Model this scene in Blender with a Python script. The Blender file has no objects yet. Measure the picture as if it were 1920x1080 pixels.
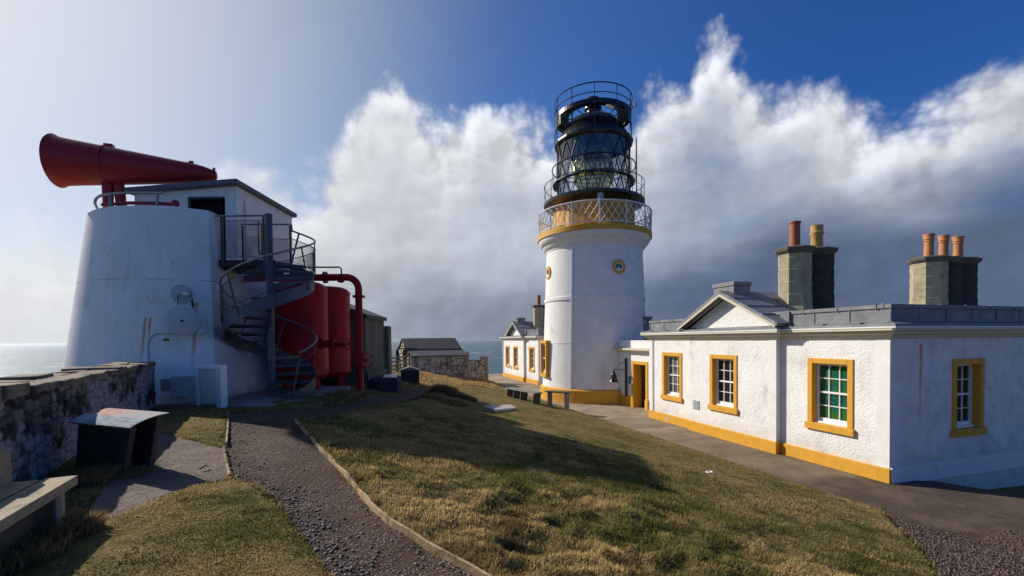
import bpy, math, random
import numpy as np
from mathutils import Vector, Matrix
random.seed(7)
rng = np.random.default_rng(11)
sc = bpy.context.scene
COL = sc.collection
R = math.radians
sin, cos, pi = math.sin, math.cos, math.pi

# ------------------------------------------------------------------ camera
F = 853.0
PITCH, ROLL, VP, CAMZ = 1.1, -0.54, 653.0, 3.42
CM = Matrix.Rotation(R(90 - PITCH), 3, 'X') @ Matrix.Rotation(R(ROLL), 3, 'Z')
cam = bpy.data.cameras.new('camera')
camo = bpy.data.objects.new('camera', cam)
COL.objects.link(camo)
m4 = CM.to_4x4(); m4.translation = (0, 0, CAMZ)
camo.matrix_world = m4
cam.sensor_width = 36.0
cam.lens = 36.0 * F / 1920.0
cam.shift_y = (VP - 540.0) / 1920.0
cam.clip_start = 0.1
cam.clip_end = 200000.0
sc.camera = camo

def ray(u, v):
    d = CM @ Vector(((u - 960) / F, -(v - VP) / F, -1.0))
    return d
def P(u, v, Y):
    """world point of the survey sight line (u, v) at distance Y"""
    d = ray(u, v); t = Y / d.y
    return Vector((d.x * t, Y, CAMZ + d.z * t))

# ------------------------------------------------------------------ noise
def _h(ix, iy, s):
    n = (ix.astype(np.int64) * 374761393 + iy.astype(np.int64) * 668265263 + s * 974711) & 0x7fffffff
    n = ((n ^ (n >> 13)) * 1274126177) & 0x7fffffff
    n = n ^ (n >> 16)
    return (n & 0xffff) / 65535.0
def vnoise(x, y, s=0):
    x = np.asarray(x, float); y = np.asarray(y, float)
    ix = np.floor(x); iy = np.floor(y); fx = x - ix; fy = y - iy
    fx = fx * fx * (3 - 2 * fx); fy = fy * fy * (3 - 2 * fy)
    a = _h(ix, iy, s); b = _h(ix + 1, iy, s); c = _h(ix, iy + 1, s); d = _h(ix + 1, iy + 1, s)
    return (a * (1 - fx) + b * fx) * (1 - fy) + (c * (1 - fx) + d * fx) * fy
def fbm(x, y, s=0, o=4):
    r = 0; a = .5; t = 0
    for i in range(o):
        r = r + a * vnoise(x * 2 ** i, y * 2 ** i, s + i * 17); t += a; a *= .5
    return r / t
def sstep(a, b, x):
    t = np.clip((x - a) / (b - a), 0, 1); return t * t * (3 - 2 * t)

# ------------------------------------------------------------------ terrain
def edge_dist(x, y):            # distance to the pavement edge, lawn side positive
    return (4.3 - x) * .954 + (18.4 - y) * .3
def wall_dist(x, y):            # beyond the boundary wall (seaward) positive
    return (-4.7 - x) * .873 + (4.18 - y) * .487
def hbase(x, y):
    x = np.asarray(x, float); y = np.asarray(y, float)
    d = edge_dist(x, y)
    a = .2 * d; b = 1.99; k = .35
    hh = np.clip(.5 + .5 * (b - a) / k, 0, 1)
    h = b * (1 - hh) + a * hh - k * hh * (1 - hh)
    h = np.where(d < 0, -.05, np.maximum(h, -.05))
    w = wall_dist(x, y)
    h = h - np.clip(w - 1.2, 0, None) * .75 * sstep(0, 4, w)
    far = 41.5 + .28 * np.clip(x, -40, 6) + .6 * np.sin(x * .8)
    far = np.where(x > 0, 47.0, far)
    h = h - np.clip(y - far, 0, None) * .9
    h = h - np.clip(x - 45, 0, None) * .9 - np.clip(-12 - y, 0, None) * .6
    return np.maximum(h, -88.0)
def ground_hit(u, v):
    d = ray(u, v); lo, hi = 1.0, 1.0
    for i in range(4000):
        t = 1.0 + i * .02
        p = d * t
        if CAMZ + p.z < float(hbase(p.x, p.y)):
            hi = t; lo = t - .02; break
    for i in range(20):
        m = (lo + hi) / 2; p = d * m
        if CAMZ + p.z < float(hbase(p.x, p.y)): hi = m
        else: lo = m
    p = d * hi
    return Vector((p.x, p.y, CAMZ + p.z))
def G(*pts):
    return [ground_hit(u, v) for u, v in pts]

# ------------------------------------------------------------------ mesh builder
OFF = {}
class MB:
    def __init__(s): s.v = []; s.f = []
    def add(s, vs, fs):
        o = len(s.v); s.v += [tuple(v) for v in vs]; s.f += [tuple(i + o for i in f) for f in fs]; return s
    def box(s, x0, x1, y0, y1, z0, z1):
        vs = [(x, y, z) for z in (z0, z1) for y in (y0, y1) for x in (x0, x1)]
        return s.add(vs, [(0, 2, 3, 1), (4, 5, 7, 6), (0, 1, 5, 4), (2, 6, 7, 3), (0, 4, 6, 2), (1, 3, 7, 5)])
    def obox(s, c, ax, ay, az, sx, sy, sz):
        c = Vector(c); ax = Vector(ax).normalized(); ay = Vector(ay).normalized(); az = Vector(az).normalized()
        vs = [c + ax * (sx / 2 * i) + ay * (sy / 2 * j) + az * (sz / 2 * k) for k in (-1, 1) for j in (-1, 1) for i in (-1, 1)]
        return s.add(vs, [(0, 2, 3, 1), (4, 5, 7, 6), (0, 1, 5, 4), (2, 6, 7, 3), (0, 4, 6, 2), (1, 3, 7, 5)])
    def beam(s, a, b, w, h, up=(0, 0, 1)):
        a = Vector(a); b = Vector(b); d = (b - a); L = d.length; d.normalize()
        y = Vector(up).cross(d)
        if y.length < 1e-4: y = Vector((1, 0, 0))
        y.normalize(); z = d.cross(y)
        return s.obox((a + b) / 2, d, y, z, L, w, h)
    def tube(s, pts, r, n=8, closed=False, cap=True):
        pts = [Vector(p) for p in pts]; N = len(pts)
        rs = r if isinstance(r, (list, tuple)) else [r] * N
        vs = []; prev = None
        for i, p in enumerate(pts):
            if closed: t = pts[(i + 1) % N] - pts[i - 1]
            else: t = pts[min(i + 1, N - 1)] - pts[max(i - 1, 0)]
            t.normalize()
            if prev is None:
                a = Vector((0, 0, 1)) if abs(t.z) < .9 else Vector((1, 0, 0))
                x = t.cross(a).normalized()
            else:
                x = prev - t * prev.dot(t); x.normalize()
            prev = x; y = t.cross(x)
            for k in range(n):
                an = 2 * pi * k / n
                vs.append(p + (x * cos(an) + y * sin(an)) * rs[i])
        fs = []
        for i in range(N if closed else N - 1):
            j = (i + 1) % N
            for k in range(n):
                k2 = (k + 1) % n
                fs.append((i * n + k, i * n + k2, j * n + k2, j * n + k))
        if cap and not closed:
            fs.append(tuple(range(n - 1, -1, -1))); fs.append(tuple((N - 1) * n + k for k in range(n)))
        return s.add(vs, fs)
    def lathe(s, prof, c=(0, 0, 0), n=48, axis=(0, 0, 1), a0=0., a1=2 * pi):
        c = Vector(c); az = Vector(axis).normalized()
        h = Vector((1, 0, 0)) if abs(az.z) > .9 else Vector((0, 0, 1))
        ax = (h - az * h.dot(az)).normalized(); ay = az.cross(ax)
        full = abs(a1 - a0 - 2 * pi) < 1e-6
        cols = n if full else n + 1
        vs = []
        for r, z in prof:
            for k in range(cols):
                an = a0 + (a1 - a0) * k / n
                vs.append(c + ax * (r * cos(an)) + ay * (r * sin(an)) + az * z)
        fs = []
        for i in range(len(prof) - 1):
            for k in range(n):
                k2 = (k + 1) % cols
                fs.append((i * cols + k, i * cols + k2, (i + 1) * cols + k2, (i + 1) * cols + k))
        return s.add(vs, fs)
    def disc(s, c, r, axis, n=24):
        return s.lathe([(0.0005, 0), (r, 0)], c, n, axis)
    def prism(s, poly, z0, z1):
        n = len(poly)
        z0f = z0 if callable(z0) else (lambda x, y: z0)
        z1f = z1 if callable(z1) else (lambda x, y: z1)
        vs = [(p[0], p[1], z0f(p[0], p[1])) for p in poly] + [(p[0], p[1], z1f(p[0], p[1])) for p in poly]
        fs = [tuple(range(n - 1, -1, -1)), tuple(range(n, 2 * n))]
        for i in range(n):
            j = (i + 1) % n; fs.append((i, j, n + j, n + i))
        return s.add(vs, fs)
    def sweep(s, poly, prof, closed=True):
        """profile (offset outward to the left of travel, z) along a 2D polyline with mitred corners"""
        N = len(poly); vs = []
        for i in range(N):
            p = Vector(poly[i][:2])
            def nrm(a, b):
                d = Vector(b[:2]) - Vector(a[:2]); d.normalize(); return Vector((-d.y, d.x))
            if closed or 0 < i < N - 1:
                n1 = nrm(poly[i - 1], poly[i]); n2 = nrm(poly[i], poly[(i + 1) % N])
                m = (n1 + n2); m = m / (1 + n1.dot(n2)) if (1 + n1.dot(n2)) > .05 else n1
            elif i == 0: m = nrm(poly[0], poly[1])
            else: m = nrm(poly[-2], poly[-1])
            for o, z in prof:
                q = p + m * o; vs.append((q.x, q.y, z))
        k = len(prof); fs = []
        for i in range(N if closed else N - 1):
            j = (i + 1) % N
            for a in range(k - 1):
                fs.append((i * k + a, i * k + a + 1, j * k + a + 1, j * k + a))
        if not closed:
            fs.append(tuple(range(k))); fs.append(tuple((N - 1) * k + a for a in range(k - 1, -1, -1)))
        return s.add(vs, fs)
    def loft(s, A, B, zf, nL, nW):
        A = resample(A, nL); B = resample(B, nL); vs = []
        for a, b in zip(A, B):
            for k in range(nW + 1):
                q = a.lerp(b, k / nW); vs.append((q.x, q.y, zf(q.x, q.y)))
        w = nW + 1
        fs = [(i * w + k, i * w + k + 1, (i + 1) * w + k + 1, (i + 1) * w + k) for i in range(nL - 1) for k in range(nW)]
        return s.add(vs, fs)
    def build(s, name, mat, parent=None, smooth=False, bevel=0, recalc=True, sharp=40):
        off = OFF.get(parent.name, Vector((0, 0, 0))) if parent else Vector((0, 0, 0))
        me = bpy.data.meshes.new(name)
        me.from_pydata([(v[0] - off.x, v[1] - off.y, v[2] - off.z) for v in s.v], [], s.f)
        if recalc:
            import bmesh
            bm = bmesh.new(); bm.from_mesh(me)
            bmesh.ops.recalc_face_normals(bm, faces=bm.faces); bm.to_mesh(me); bm.free()
        me.materials.append(mat)
        o = bpy.data.objects.new(name, me); COL.objects.link(o)
        if smooth:
            me.shade_smooth()
            me.set_sharp_from_angle(angle=R(sharp))
        if parent:
            o.parent = parent; OFF[o.name] = off
        if bevel:
            b = o.modifiers.new('bevel', 'BEVEL'); b.width = bevel; b.segments = 2; b.limit_method = 'ANGLE'; b.angle_limit = R(50)
            b.harden_normals = False
        return o
def resample(L, n):
    L = [Vector(p) for p in L]
    d = [0]
    for a, b in zip(L, L[1:]): d.append(d[-1] + (b - a).length)
    out = []
    for i in range(n):
        t = d[-1] * i / (n - 1); k = 0
        while k < len(d) - 2 and d[k + 1] < t: k += 1
        f = (t - d[k]) / max(d[k + 1] - d[k], 1e-9); out.append(L[k].lerp(L[k + 1], min(max(f, 0), 1)))
    return out
def tag(o, label, cat, group=None):
    o['label'] = label; o['category'] = cat
    if group: o['group'] = group
    return o
def thing(name, label, cat, loc=(0, 0, 0), group=None, rz=0.0, local=False):
    o = bpy.data.objects.new(name, None); COL.objects.link(o)
    o.empty_display_size = .3
    o.location = loc; o.rotation_euler = (0, 0, rz)
    OFF[o.name] = Vector((0, 0, 0)) if local else Vector(loc)
    return tag(o, label, cat, group)
def kind(o, k): o['kind'] = k; return o
def copy_tree(o, parent=None):
    c = o.copy(); COL.objects.link(c)
    if parent: c.parent = parent
    for ch in list(o.children): copy_tree(ch, c)
    return c

# ------------------------------------------------------------------ materials
class NT:
    def __init__(s, tree): s.t = tree; s.n = tree.nodes; s.l = tree.links
    def new(s, typ, **kw):
        nd = s.n.new(typ)
        for k, v in kw.items(): setattr(nd, k, v)
        return nd
    def put(s, sock, v):
        if isinstance(v, bpy.types.NodeSocket): s.l.new(v, sock)
        elif v is not None: sock.default_value = v
    def m(s, op, a, b=None, c=None, clamp=False):
        nd = s.new('ShaderNodeMath', operation=op, use_clamp=clamp)
        s.put(nd.inputs[0], a); s.put(nd.inputs[1], b); s.put(nd.inputs[2], c)
        return nd.outputs[0]
    def ss(s, x, a, b, lo=0., hi=1.):
        nd = s.new('ShaderNodeMapRange', interpolation_type='SMOOTHSTEP')
        s.put(nd.inputs[0], x); s.put(nd.inputs[1], a); s.put(nd.inputs[2], b); s.put(nd.inputs[3], lo); s.put(nd.inputs[4], hi)
        return nd.outputs[0]
    def mr(s, x, a, b, lo=0., hi=1.):
        nd = s.new('ShaderNodeMapRange'); nd.clamp = True
        s.put(nd.inputs[0], x); s.put(nd.inputs[1], a); s.put(nd.inputs[2], b); s.put(nd.inputs[3], lo); s.put(nd.inputs[4], hi)
        return nd.outputs[0]
    def mix(s, f, a, b, mode='MIX'):
        nd = s.new('ShaderNodeMix', data_type='RGBA', blend_type=mode)
        s.put(nd.inputs[0], f)
        for i, c in ((6, a), (7, b)):
            if isinstance(c, (tuple, list)): c = (c[0], c[1], c[2], 1)
            s.put(nd.inputs[i], c)
        return nd.outputs[2]
    def noise(s, vec, scale, detail=5, rough=.55, dist=0., out=0):
        nd = s.new('ShaderNodeTexNoise')
        s.put(nd.inputs['Vector'], vec); s.put(nd.inputs['Scale'], scale); s.put(nd.inputs['Detail'], detail)
        s.put(nd.inputs['Roughness'], rough); s.put(nd.inputs['Distortion'], dist)
        return nd.outputs[out]
    def sep(s, vec):
        nd = s.new('ShaderNodeSeparateXYZ'); s.put(nd.inputs[0], vec); return nd.outputs
    def comb(s, x, y, z):
        nd = s.new('ShaderNodeCombineXYZ')
        for i, q in enumerate((x, y, z)): s.put(nd.inputs[i], q)
        return nd.outputs[0]
    def vm(s, op, a, b=None):
        nd = s.new('ShaderNodeVectorMath', operation=op); s.put(nd.inputs[0], a)
        if b is not None: s.put(nd.inputs[1], b)
        return nd.outputs[0]
def newmat(name):
    m = bpy.data.materials.new(name); m.use_nodes = True
    nt = NT(m.node_tree)
    return m, nt, m.node_tree.nodes['Principled BSDF']
def M(name, col, rough=.7, metal=0., var=.15, vs=4., bump=0., bs=40., bd=.02, col2=None, c2s=1.5, c2=(.5, .65), spec=.4,
      attr=None, stretch=None, extra=None, coat=0.):
    m, nt, b = newmat(name)
    tc = nt.new('ShaderNodeTexCoord').outputs['Object']
    vec = tc
    if stretch:
        vec = nt.vm('MULTIPLY', tc, stretch)
    if attr:
        a = nt.new('ShaderNodeAttribute', attribute_name=attr).outputs['Color']
        base = a
    else:
        base = (col[0], col[1], col[2])
    nz = nt.noise(vec, vs, 6, .6)
    if col2:
        f = nt.ss(nt.noise(vec, c2s, 8, .65), c2[0], c2[1])
        base = nt.mix(f, base, col2)
    k = nt.mr(nz, .25, .75, 1 - var, 1 + var)
    kk = nt.new('ShaderNodeCombineColor')
    for i in range(3): nt.put(kk.inputs[i], k)
    base = nt.mix(1.0, base, kk.outputs[0], 'MULTIPLY')
    if extra: base = extra(nt, tc, base)
    nt.put(b.inputs['Base Color'], base)
    nt.put(b.inputs['Roughness'], nt.mr(nz, .2, .8, max(rough - .08, .02), min(rough + .08, 1)))
    b.inputs['Metallic'].default_value = metal
    b.inputs['Specular IOR Level'].default_value = spec
    b.inputs['Coat Weight'].default_value = coat
    b.inputs['Coat Roughness'].default_value = .12
    if bump:
        bn = nt.new('ShaderNodeBump'); bn.inputs['Strength'].default_value = bump; bn.inputs['Distance'].default_value = bd
        h = nt.noise(vec, bs, 4, .6)
        nt.put(bn.inputs['Height'], h); nt.l.new(bn.outputs[0], b.inputs['Normal'])
    return m
def streaks(lst, col=(.30, .13, .03), axis='y', ylim=None):
    """rust runs: (coordinate along the wall, top z, bottom z, half width)"""
    def fn(nt, tc, base):
        x, y, z = nt.sep(tc)
        a = {'x': x, 'y': y}[axis]
        wob = nt.m('MULTIPLY', nt.m('SUBTRACT', nt.noise(nt.comb(0., 0., z), 3.0, 3), .5), .06)
        a = nt.m('ADD', a, wob)
        tot = None
        for a0, zt, zb, w in lst:
            d = nt.m('ABSOLUTE', nt.m('SUBTRACT', a, a0))
            mk = nt.m('MULTIPLY', nt.ss(d, w * .2, w, 1., 0.), nt.m('MULTIPLY', nt.ss(z, zb, zb + (zt - zb) * .9, 0., 1.), nt.ss(z, zt, zt + .02, 1., 0.)))
            tot = mk if tot is None else nt.m('MAXIMUM', tot, mk)
        nz = nt.mr(nt.noise(nt.vm('MULTIPLY', tc, (30., 30., 4.)), 1., 4), .3, .7, .45, 1.)
        if ylim is not None: tot = nt.m('MULTIPLY', tot, nt.ss(y, ylim + .02, ylim))
        return nt.mix(nt.m('MULTIPLY', tot, nz), base, col)
    return fn
# ------------------------------------------------------------------ world: Nishita sky + cumulus
SUN_AZ, SUN_EL = 61.0, 31.0           # degrees from +Y towards -X, above the horizon
SUN = Vector((-sin(R(SUN_AZ)) * cos(R(SUN_EL)), cos(R(SUN_AZ)) * cos(R(SUN_EL)), sin(R(SUN_EL))))
SKY = .096
def make_world():
    w = bpy.data.worlds.new('World'); sc.world = w; w.use_nodes = True
    nt = NT(w.node_tree)
    bg = w.node_tree.nodes['Background']
    sky = nt.new('ShaderNodeTexSky', sky_type='NISHITA')
    sky.sun_disc = False
    sky.sun_elevation = R(SUN_EL); sky.sun_rotation = R(-SUN_AZ)
    sky.altitude = 90; sky.air_density = 1.0; sky.dust_density = .55; sky.ozone_density = 2.2
    d = nt.vm('NORMALIZE', nt.new('ShaderNodeTexCoord').outputs['Generated'])
    x, y, z = nt.sep(d)
    DEG = 180 / pi
    az = nt.m('MULTIPLY', nt.m('ARCTAN2', x, y), DEG)
    el = nt.m('MULTIPLY', nt.m('ARCSINE', z), DEG)
    # deepen the clear sky away from the sun (clean polar air), whiten it round the sun
    sdot = nt.vm('DOT_PRODUCT', d, tuple(SUN))
    sdot = sdot.node.outputs['Value']
    base = nt.mix(1., sky.outputs[0], nt.mix(nt.ss(sdot, .45, .9), (.50, .78, 1.28), (.74, .80, .90)), 'MULTIPLY')
    deep = nt.mix(nt.ss(sdot, .80, .05), base, nt.mix(1., base, (.44, .70, .86), 'MULTIPLY'))
    glow = nt.m('POWER', nt.mr(sdot, .58, 1.0), 2.3)
    glow = nt.m('MULTIPLY', glow, .86)
    base = nt.mix(glow, deep, (8.2, 8.4, 8.8))
    # horizon air
    lowf = nt.m('MULTIPLY', nt.ss(el, 11., 0.), .85)
    hz = nt.mix(nt.ss(az, -42., 6.), (8.4, 8.4, 8.2), (2.4, 2.9, 3.7))
    base = nt.mix(lowf, base, hz)
    # cloud top height over azimuth
    pts = [(-180, 9), (-120, 8), (-70, 10), (-50, 12), (-40, 15.5), (-34, 20.6), (-27, 20.0), (-23.6, 19.0), (-22, 22), (-20, 25.5), (-16.5, 30.5), (-13.8, 31.6),
           (-11.5, 28.5), (-8.5, 27.5), (-6.5, 28.8), (-3, 29.2), (0, 28.2), (4, 27.2), (7, 25.5), (11, 25.0), (13, 25.5), (15, 27.0), (17, 29.3),
           (20.5, 30.2), (21.8, 31.3), (23.8, 33.2), (26.4, 30.2), (27.5, 27.6), (31.5, 26.6), (36.5, 24.6), (40, 21.2), (44, 20.9),
           (47, 23.5), (52, 23), (60, 18), (90, 11), (130, 8), (180, 9)]
    fc = nt.new('ShaderNodeFloatCurve')
    cm = fc.mapping; cv = cm.curves[0]
    def X(a): return (a + 180) / 360
    cv.points[0].location = (X(pts[0][0]), pts[0][1] / 40); cv.points[1].location = (X(pts[-1][0]), pts[-1][1] / 40)
    for a, h in pts[1:-1]: cv.points.new(X(a), h / 40)
    for p in cv.points: p.handle_type = 'AUTO_CLAMPED'
    cm.update()
    nv = nt.comb(nt.m('DIVIDE', az, 57.), nt.m('DIVIDE', el, 57.), z)
    wv = nt.noise(nv, 5.0, 3, .5, out=1)
    wob = nt.vm('MULTIPLY', nt.vm('SUBTRACT', wv, (.5, .5, .5)), (.05, .05, .0))
    nv2 = nt.vm('ADD', nv, wob)
    azw = nt.m('ADD', nt.m('MULTIPLY', nt.m('SUBTRACT', nt.noise(nv, 16., 4, .5), .5), 3.0), az)
    nt.put(fc.inputs['Value'], nt.m('DIVIDE', nt.m('ADD', azw, 180.), 360.))
    H = nt.m('MULTIPLY', fc.outputs[0], 40.)
    def billow(vec, det):
        vo = nt.new('ShaderNodeTexVoronoi', feature='F1', voronoi_dimensions='2D', normalize=True)
        nt.put(vo.inputs['Vector'], vec); vo.inputs['Scale'].default_value = 8.; vo.inputs['Detail'].default_value = det
        vo.inputs['Roughness'].default_value = .55; vo.inputs['Lacunarity'].default_value = 2.3
        puff = nt.m('SUBTRACT', 1., nt.m('MULTIPLY', vo.outputs['Distance'], 1.6))
        return nt.m('ADD', nt.m('MULTIPLY', puff, .5), nt.m('MULTIPLY', nt.noise(vec, 7., det + 4, .56), .5))
    n1 = billow(nv2, 3.)
    n1b = billow(nt.vm('ADD', nv2, (-.020, .016, 0.)), 2.)
    n2 = nt.noise(nt.vm('MULTIPLY', nv, (1., 2.0, 1.)), 3.3, 6, .55)
    g = nt.m('ADD', nt.m('SUBTRACT', H, el), nt.m('MULTIPLY', nt.m('SUBTRACT', n1, .5), 13.5))
    soft = nt.mr(az, -26., -14., 7.5, 5.2)
    cov = nt.m('SMOOTH_MAX', nt.m('DIVIDE', g, soft), 0., .2)
    cov = nt.ss(cov, .12, 1.05)
    # thin holes through the body
    hole = nt.ss(n2, .28, .46, .72, 1.)
    cov = nt.m('MULTIPLY', cov, hole)
    # brightness
    depth = nt.ss(g, 2., 15.)
    white = nt.mix(depth, (8.3, 8.5, 8.9), nt.mix(nt.ss(az, -28., 34.), (6.0, 6.25, 6.8), (3.6, 4.2, 5.4)))
    rel = nt.m('MULTIPLY', nt.m('SUBTRACT', n1, n1b), 2.2)
    relc = nt.m('ADD', 1.0, nt.m('MULTIPLY', nt.m('MINIMUM', nt.m('MAXIMUM', rel, -.25), .3), nt.m('SUBTRACT', 1., nt.m('MULTIPLY', depth, .72))))
    big = nt.mr(n2, .3, .7, .86, 1.10)
    k = nt.m('MULTIPLY', relc, big)
    kc = nt.new('ShaderNodeCombineColor')
    for i in range(3): nt.put(kc.inputs[i], k)
    cl = nt.mix(1., white, kc.outputs[0], 'MULTIPLY')
    # dark rain base low on the right, grey on the left
    n3 = nt.noise(nt.vm('MULTIPLY', nv, (1., 2.6, 1.)), 2.6, 5, .5)
    eln = nt.m('ADD', nt.m('SUBTRACT', el, nt.m('MULTIPLY', nt.m('MAXIMUM', nt.m('SUBTRACT', az, 15.), 0.), .16)), nt.m('MULTIPLY', nt.m('SUBTRACT', n3, .5), 12.))
    azn = nt.m('ADD', az, nt.m('MULTIPLY', nt.m('SUBTRACT', n2, .5), 20.))
    dk = nt.m('MULTIPLY', nt.ss(eln, 12.5, 5.0), nt.ss(azn, -8., 22.))
    cl = nt.mix(dk, cl, nt.mix(1., cl, (.30, .355, .465), 'MULTIPLY'))
    dk2 = nt.m('MULTIPLY', nt.m('MULTIPLY', nt.ss(eln, 13., 3.), nt.ss(az, -34., -10.)), .85)
    dk2 = nt.m('MULTIPLY', dk2, nt.ss(azn, 20., -6.))
    cl = nt.mix(dk2, cl, nt.mix(1., cl, (.46, .50, .57), 'MULTIPLY'))
    # veil towards the sun
    cl = nt.mix(nt.m('MULTIPLY', nt.ss(sdot, .62, .92), .7), cl, (8.6, 8.7, 8.9))
    col = nt.mix(cov, base, cl)
    # below the horizon: dark sea colour so that light from beneath stays low
    col = nt.mix(nt.ss(el, -.3, -1.5), col, (.9, 1.1, 1.3))
    nt.put(bg.inputs[0], col)
    bg.inputs[1].default_value = SKY
make_world()
sun = bpy.data.lights.new('sun', 'SUN'); sun.energy = 5.0; sun.angle = R(.6); sun.color = (1., .925, .82)
suno = bpy.data.objects.new('sun', sun); COL.objects.link(suno)
suno.rotation_euler = SUN.to_track_quat('Z', 'Y').to_euler()
suno.location = (-30, 20, 40)
sc.view_settings.view_transform = 'Standard'; sc.view_settings.look = 'None'
sc.view_settings.exposure = 0.0; sc.view_settings.gamma = 1.0
sc.cycles.max_bounces = 8; sc.cycles.transparent_max_bounces = 24
sc.cycles.caustics_reflective = False; sc.cycles.caustics_refractive = False
sc.cycles.sample_clamp_indirect = 6

# ------------------------------------------------------------------ material set
WHITE = M('white_harling', (.80, .785, .75), .75, var=.09, vs=1.6, bump=.7, bs=15., bd=.03, col2=(.52, .505, .47), c2s=1.1, c2=(.55, .80))
WHITE_S = M('white_smooth_paint', (.78, .765, .73), .6, var=.08, vs=3., bump=.15, bs=30., bd=.01, col2=(.5, .48, .43), c2s=2.2, c2=(.60, .80))
YEL = M('yellow_paint', (.66, .335, .028), .6, var=.12, vs=6., bump=.35, bs=25., bd=.012, col2=(.48, .23, .03), c2s=3., c2=(.58, .8))
CREAM = M('cream_paint', (.60, .55, .42), .6, var=.08)
SASH = M('white_gloss_paint', (.82, .82, .80), .35, var=.04)
LEAD = M('lead_sheet', (.185, .19, .20), .55, var=.3, vs=2.4, bump=.4, bs=5., bd=.02, col2=(.30, .30, .30), c2s=3.5, c2=(.5, .75))
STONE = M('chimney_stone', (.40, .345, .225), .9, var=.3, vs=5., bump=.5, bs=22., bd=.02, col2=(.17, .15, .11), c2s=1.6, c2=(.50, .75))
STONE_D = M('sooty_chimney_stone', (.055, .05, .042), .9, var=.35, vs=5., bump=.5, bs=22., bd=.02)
POT_R = M('red_clay', (.36, .115, .05), .7, var=.2, vs=6.)
POT_Y = M('buff_clay', (.52, .31, .10), .7, var=.2, vs=6.)
POT_O = M('orange_clay', (.50, .21, .075), .7, var=.2, vs=6.)
BLACK = M('black_gloss_paint', (.012, .013, .016), .28, var=.3, vs=3., bump=.1, bs=12., spec=.5)
RED = M('red_gloss_paint', (.42, .008, .018), .40, var=.2, vs=1.6, bump=.08, bs=20., col2=(.15, .014, .014), c2s=1.0, c2=(.50, .75), spec=.14, stretch=(3.5, 3.5, 1.))
RED_H = M('horn_red_paint', (.34, .011, .022), .44, var=.18, vs=1.6, bump=.06, bs=20., col2=(.20, .022, .02), c2s=1.1, c2=(.48, .75), stretch=(1., 3., 3.))
GALV = M('galvanised_steel', (.085, .105, .12), .5, metal=.35, var=.3, vs=5., bump=.1, bs=40.)
STEEL = M('weathered_steel_tube', (.23, .24, .24), .42, metal=.5, var=.2, vs=6.)
BRONZE = M('brown_steel_post', (.11, .09, .065), .55, metal=.3, var=.25, vs=8.)
DKTREAD = M('painted_tread_steel', (.05, .07, .088), .5, metal=.2, var=.3, vs=7.)
CONC = M('concrete', (.27, .25, .22), .9, var=.22, vs=2., bump=.5, bs=18., bd=.02, col2=(.15, .14, .12), c2s=1.2, c2=(.5, .72))
BOARDC = M('board_marked_concrete', (.155, .145, .11), .9, var=.3, vs=2., bump=.6, bs=9., bd=.03, col2=(.075, .072, .055), c2s=1.0, c2=(.42, .7))
TAR = M('tarred_roof', (.075, .072, .076), .75, var=.3, vs=2.5, bump=.3, bs=12.)
SLAB = M('pale_slab', (.50, .44, .39), .85, var=.15, vs=3., bump=.3, bs=16.)
TIMBER = M('weathered_timber', (.36, .29, .18), .8, var=.35, vs=6., bump=.5, bs=10., bd=.015, stretch=(6., 6., 6.), col2=(.20, .16, .10), c2s=.6, c2=(.45, .7))
TIMBER_D = M('dark_timber', (.085, .075, .062), .8, var=.35, vs=6., bump=.4, bs=18., bd=.01)
TIMBER_G = M('grey_timber', (.20, .19, .17), .85, var=.3, vs=7., bump=.4, bs=18., bd=.01)
EDGE = M('edging_timber', (.46, .33, .18), .85, var=.3, vs=9., bump=.5, bs=20., bd=.01, col2=(.13, .10, .06), c2s=2.6, c2=(.45, .62))
IRON = M('rusty_dark_iron', (.04, .035, .032), .7, metal=.3, var=.4, vs=9.)
BLUE = M('blue_enamel', (.02, .13, .26), .35, var=.08)
GREYBOX = M('grey_enclosure', (.40, .42, .44), .5, var=.12)
DARKIN = M('dark_interior', (.010, .011, .014), .9, var=.1)
ZINC = M('silver_metal', (.42, .43, .44), .35, metal=.8, var=.15)
RUSTM = M('rust_metal', (.20, .085, .025), .8, var=.4, vs=9.)
WOODW = M('brown_shutter', (.16, .09, .035), .7, var=.25)
def glassmat(name, col, rough=.06, patt=None):
    m, nt, b = newmat(name)
    tc = nt.new('ShaderNodeTexCoord').outputs['Object']
    if patt:
        f = nt.ss(nt.noise(tc, 2.6, 3, .5, 1.2), .40, .62)
        f2 = nt.ss(nt.noise(tc, 1.7, 3, .5, 2.0), .48, .66)
        c = nt.mix(f, col, patt[0]); c = nt.mix(f2, c, patt[1])
    else:
        c = nt.mix(nt.ss(nt.noise(tc, 1.3, 2), .4, .6), col, tuple(q * .55 for q in col))
    nt.put(b.inputs['Base Color'], c)
    b.inputs['Roughness'].default_value = rough; b.inputs['Specular IOR Level'].default_value = .5
    bn = nt.new('ShaderNodeBump'); bn.inputs['Strength'].default_value = .22
    nt.put(bn.inputs['Height'], nt.noise(tc, 3., 2)); nt.l.new(bn.outputs[0], b.inputs['Normal'])
    return m
PANE_D = glassmat('dark_window_glass', (.014, .015, .018))
PANE_C = glassmat('curtained_window_glass', (.14, .19, .165))
PANE_G = glassmat('green_blind_glass', (.012, .11, .066), .1, ((.035, .13, .022), (.006, .085, .085)))
PANE_B = glassmat('blue_port_glass', (.02, .05, .12))
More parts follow.
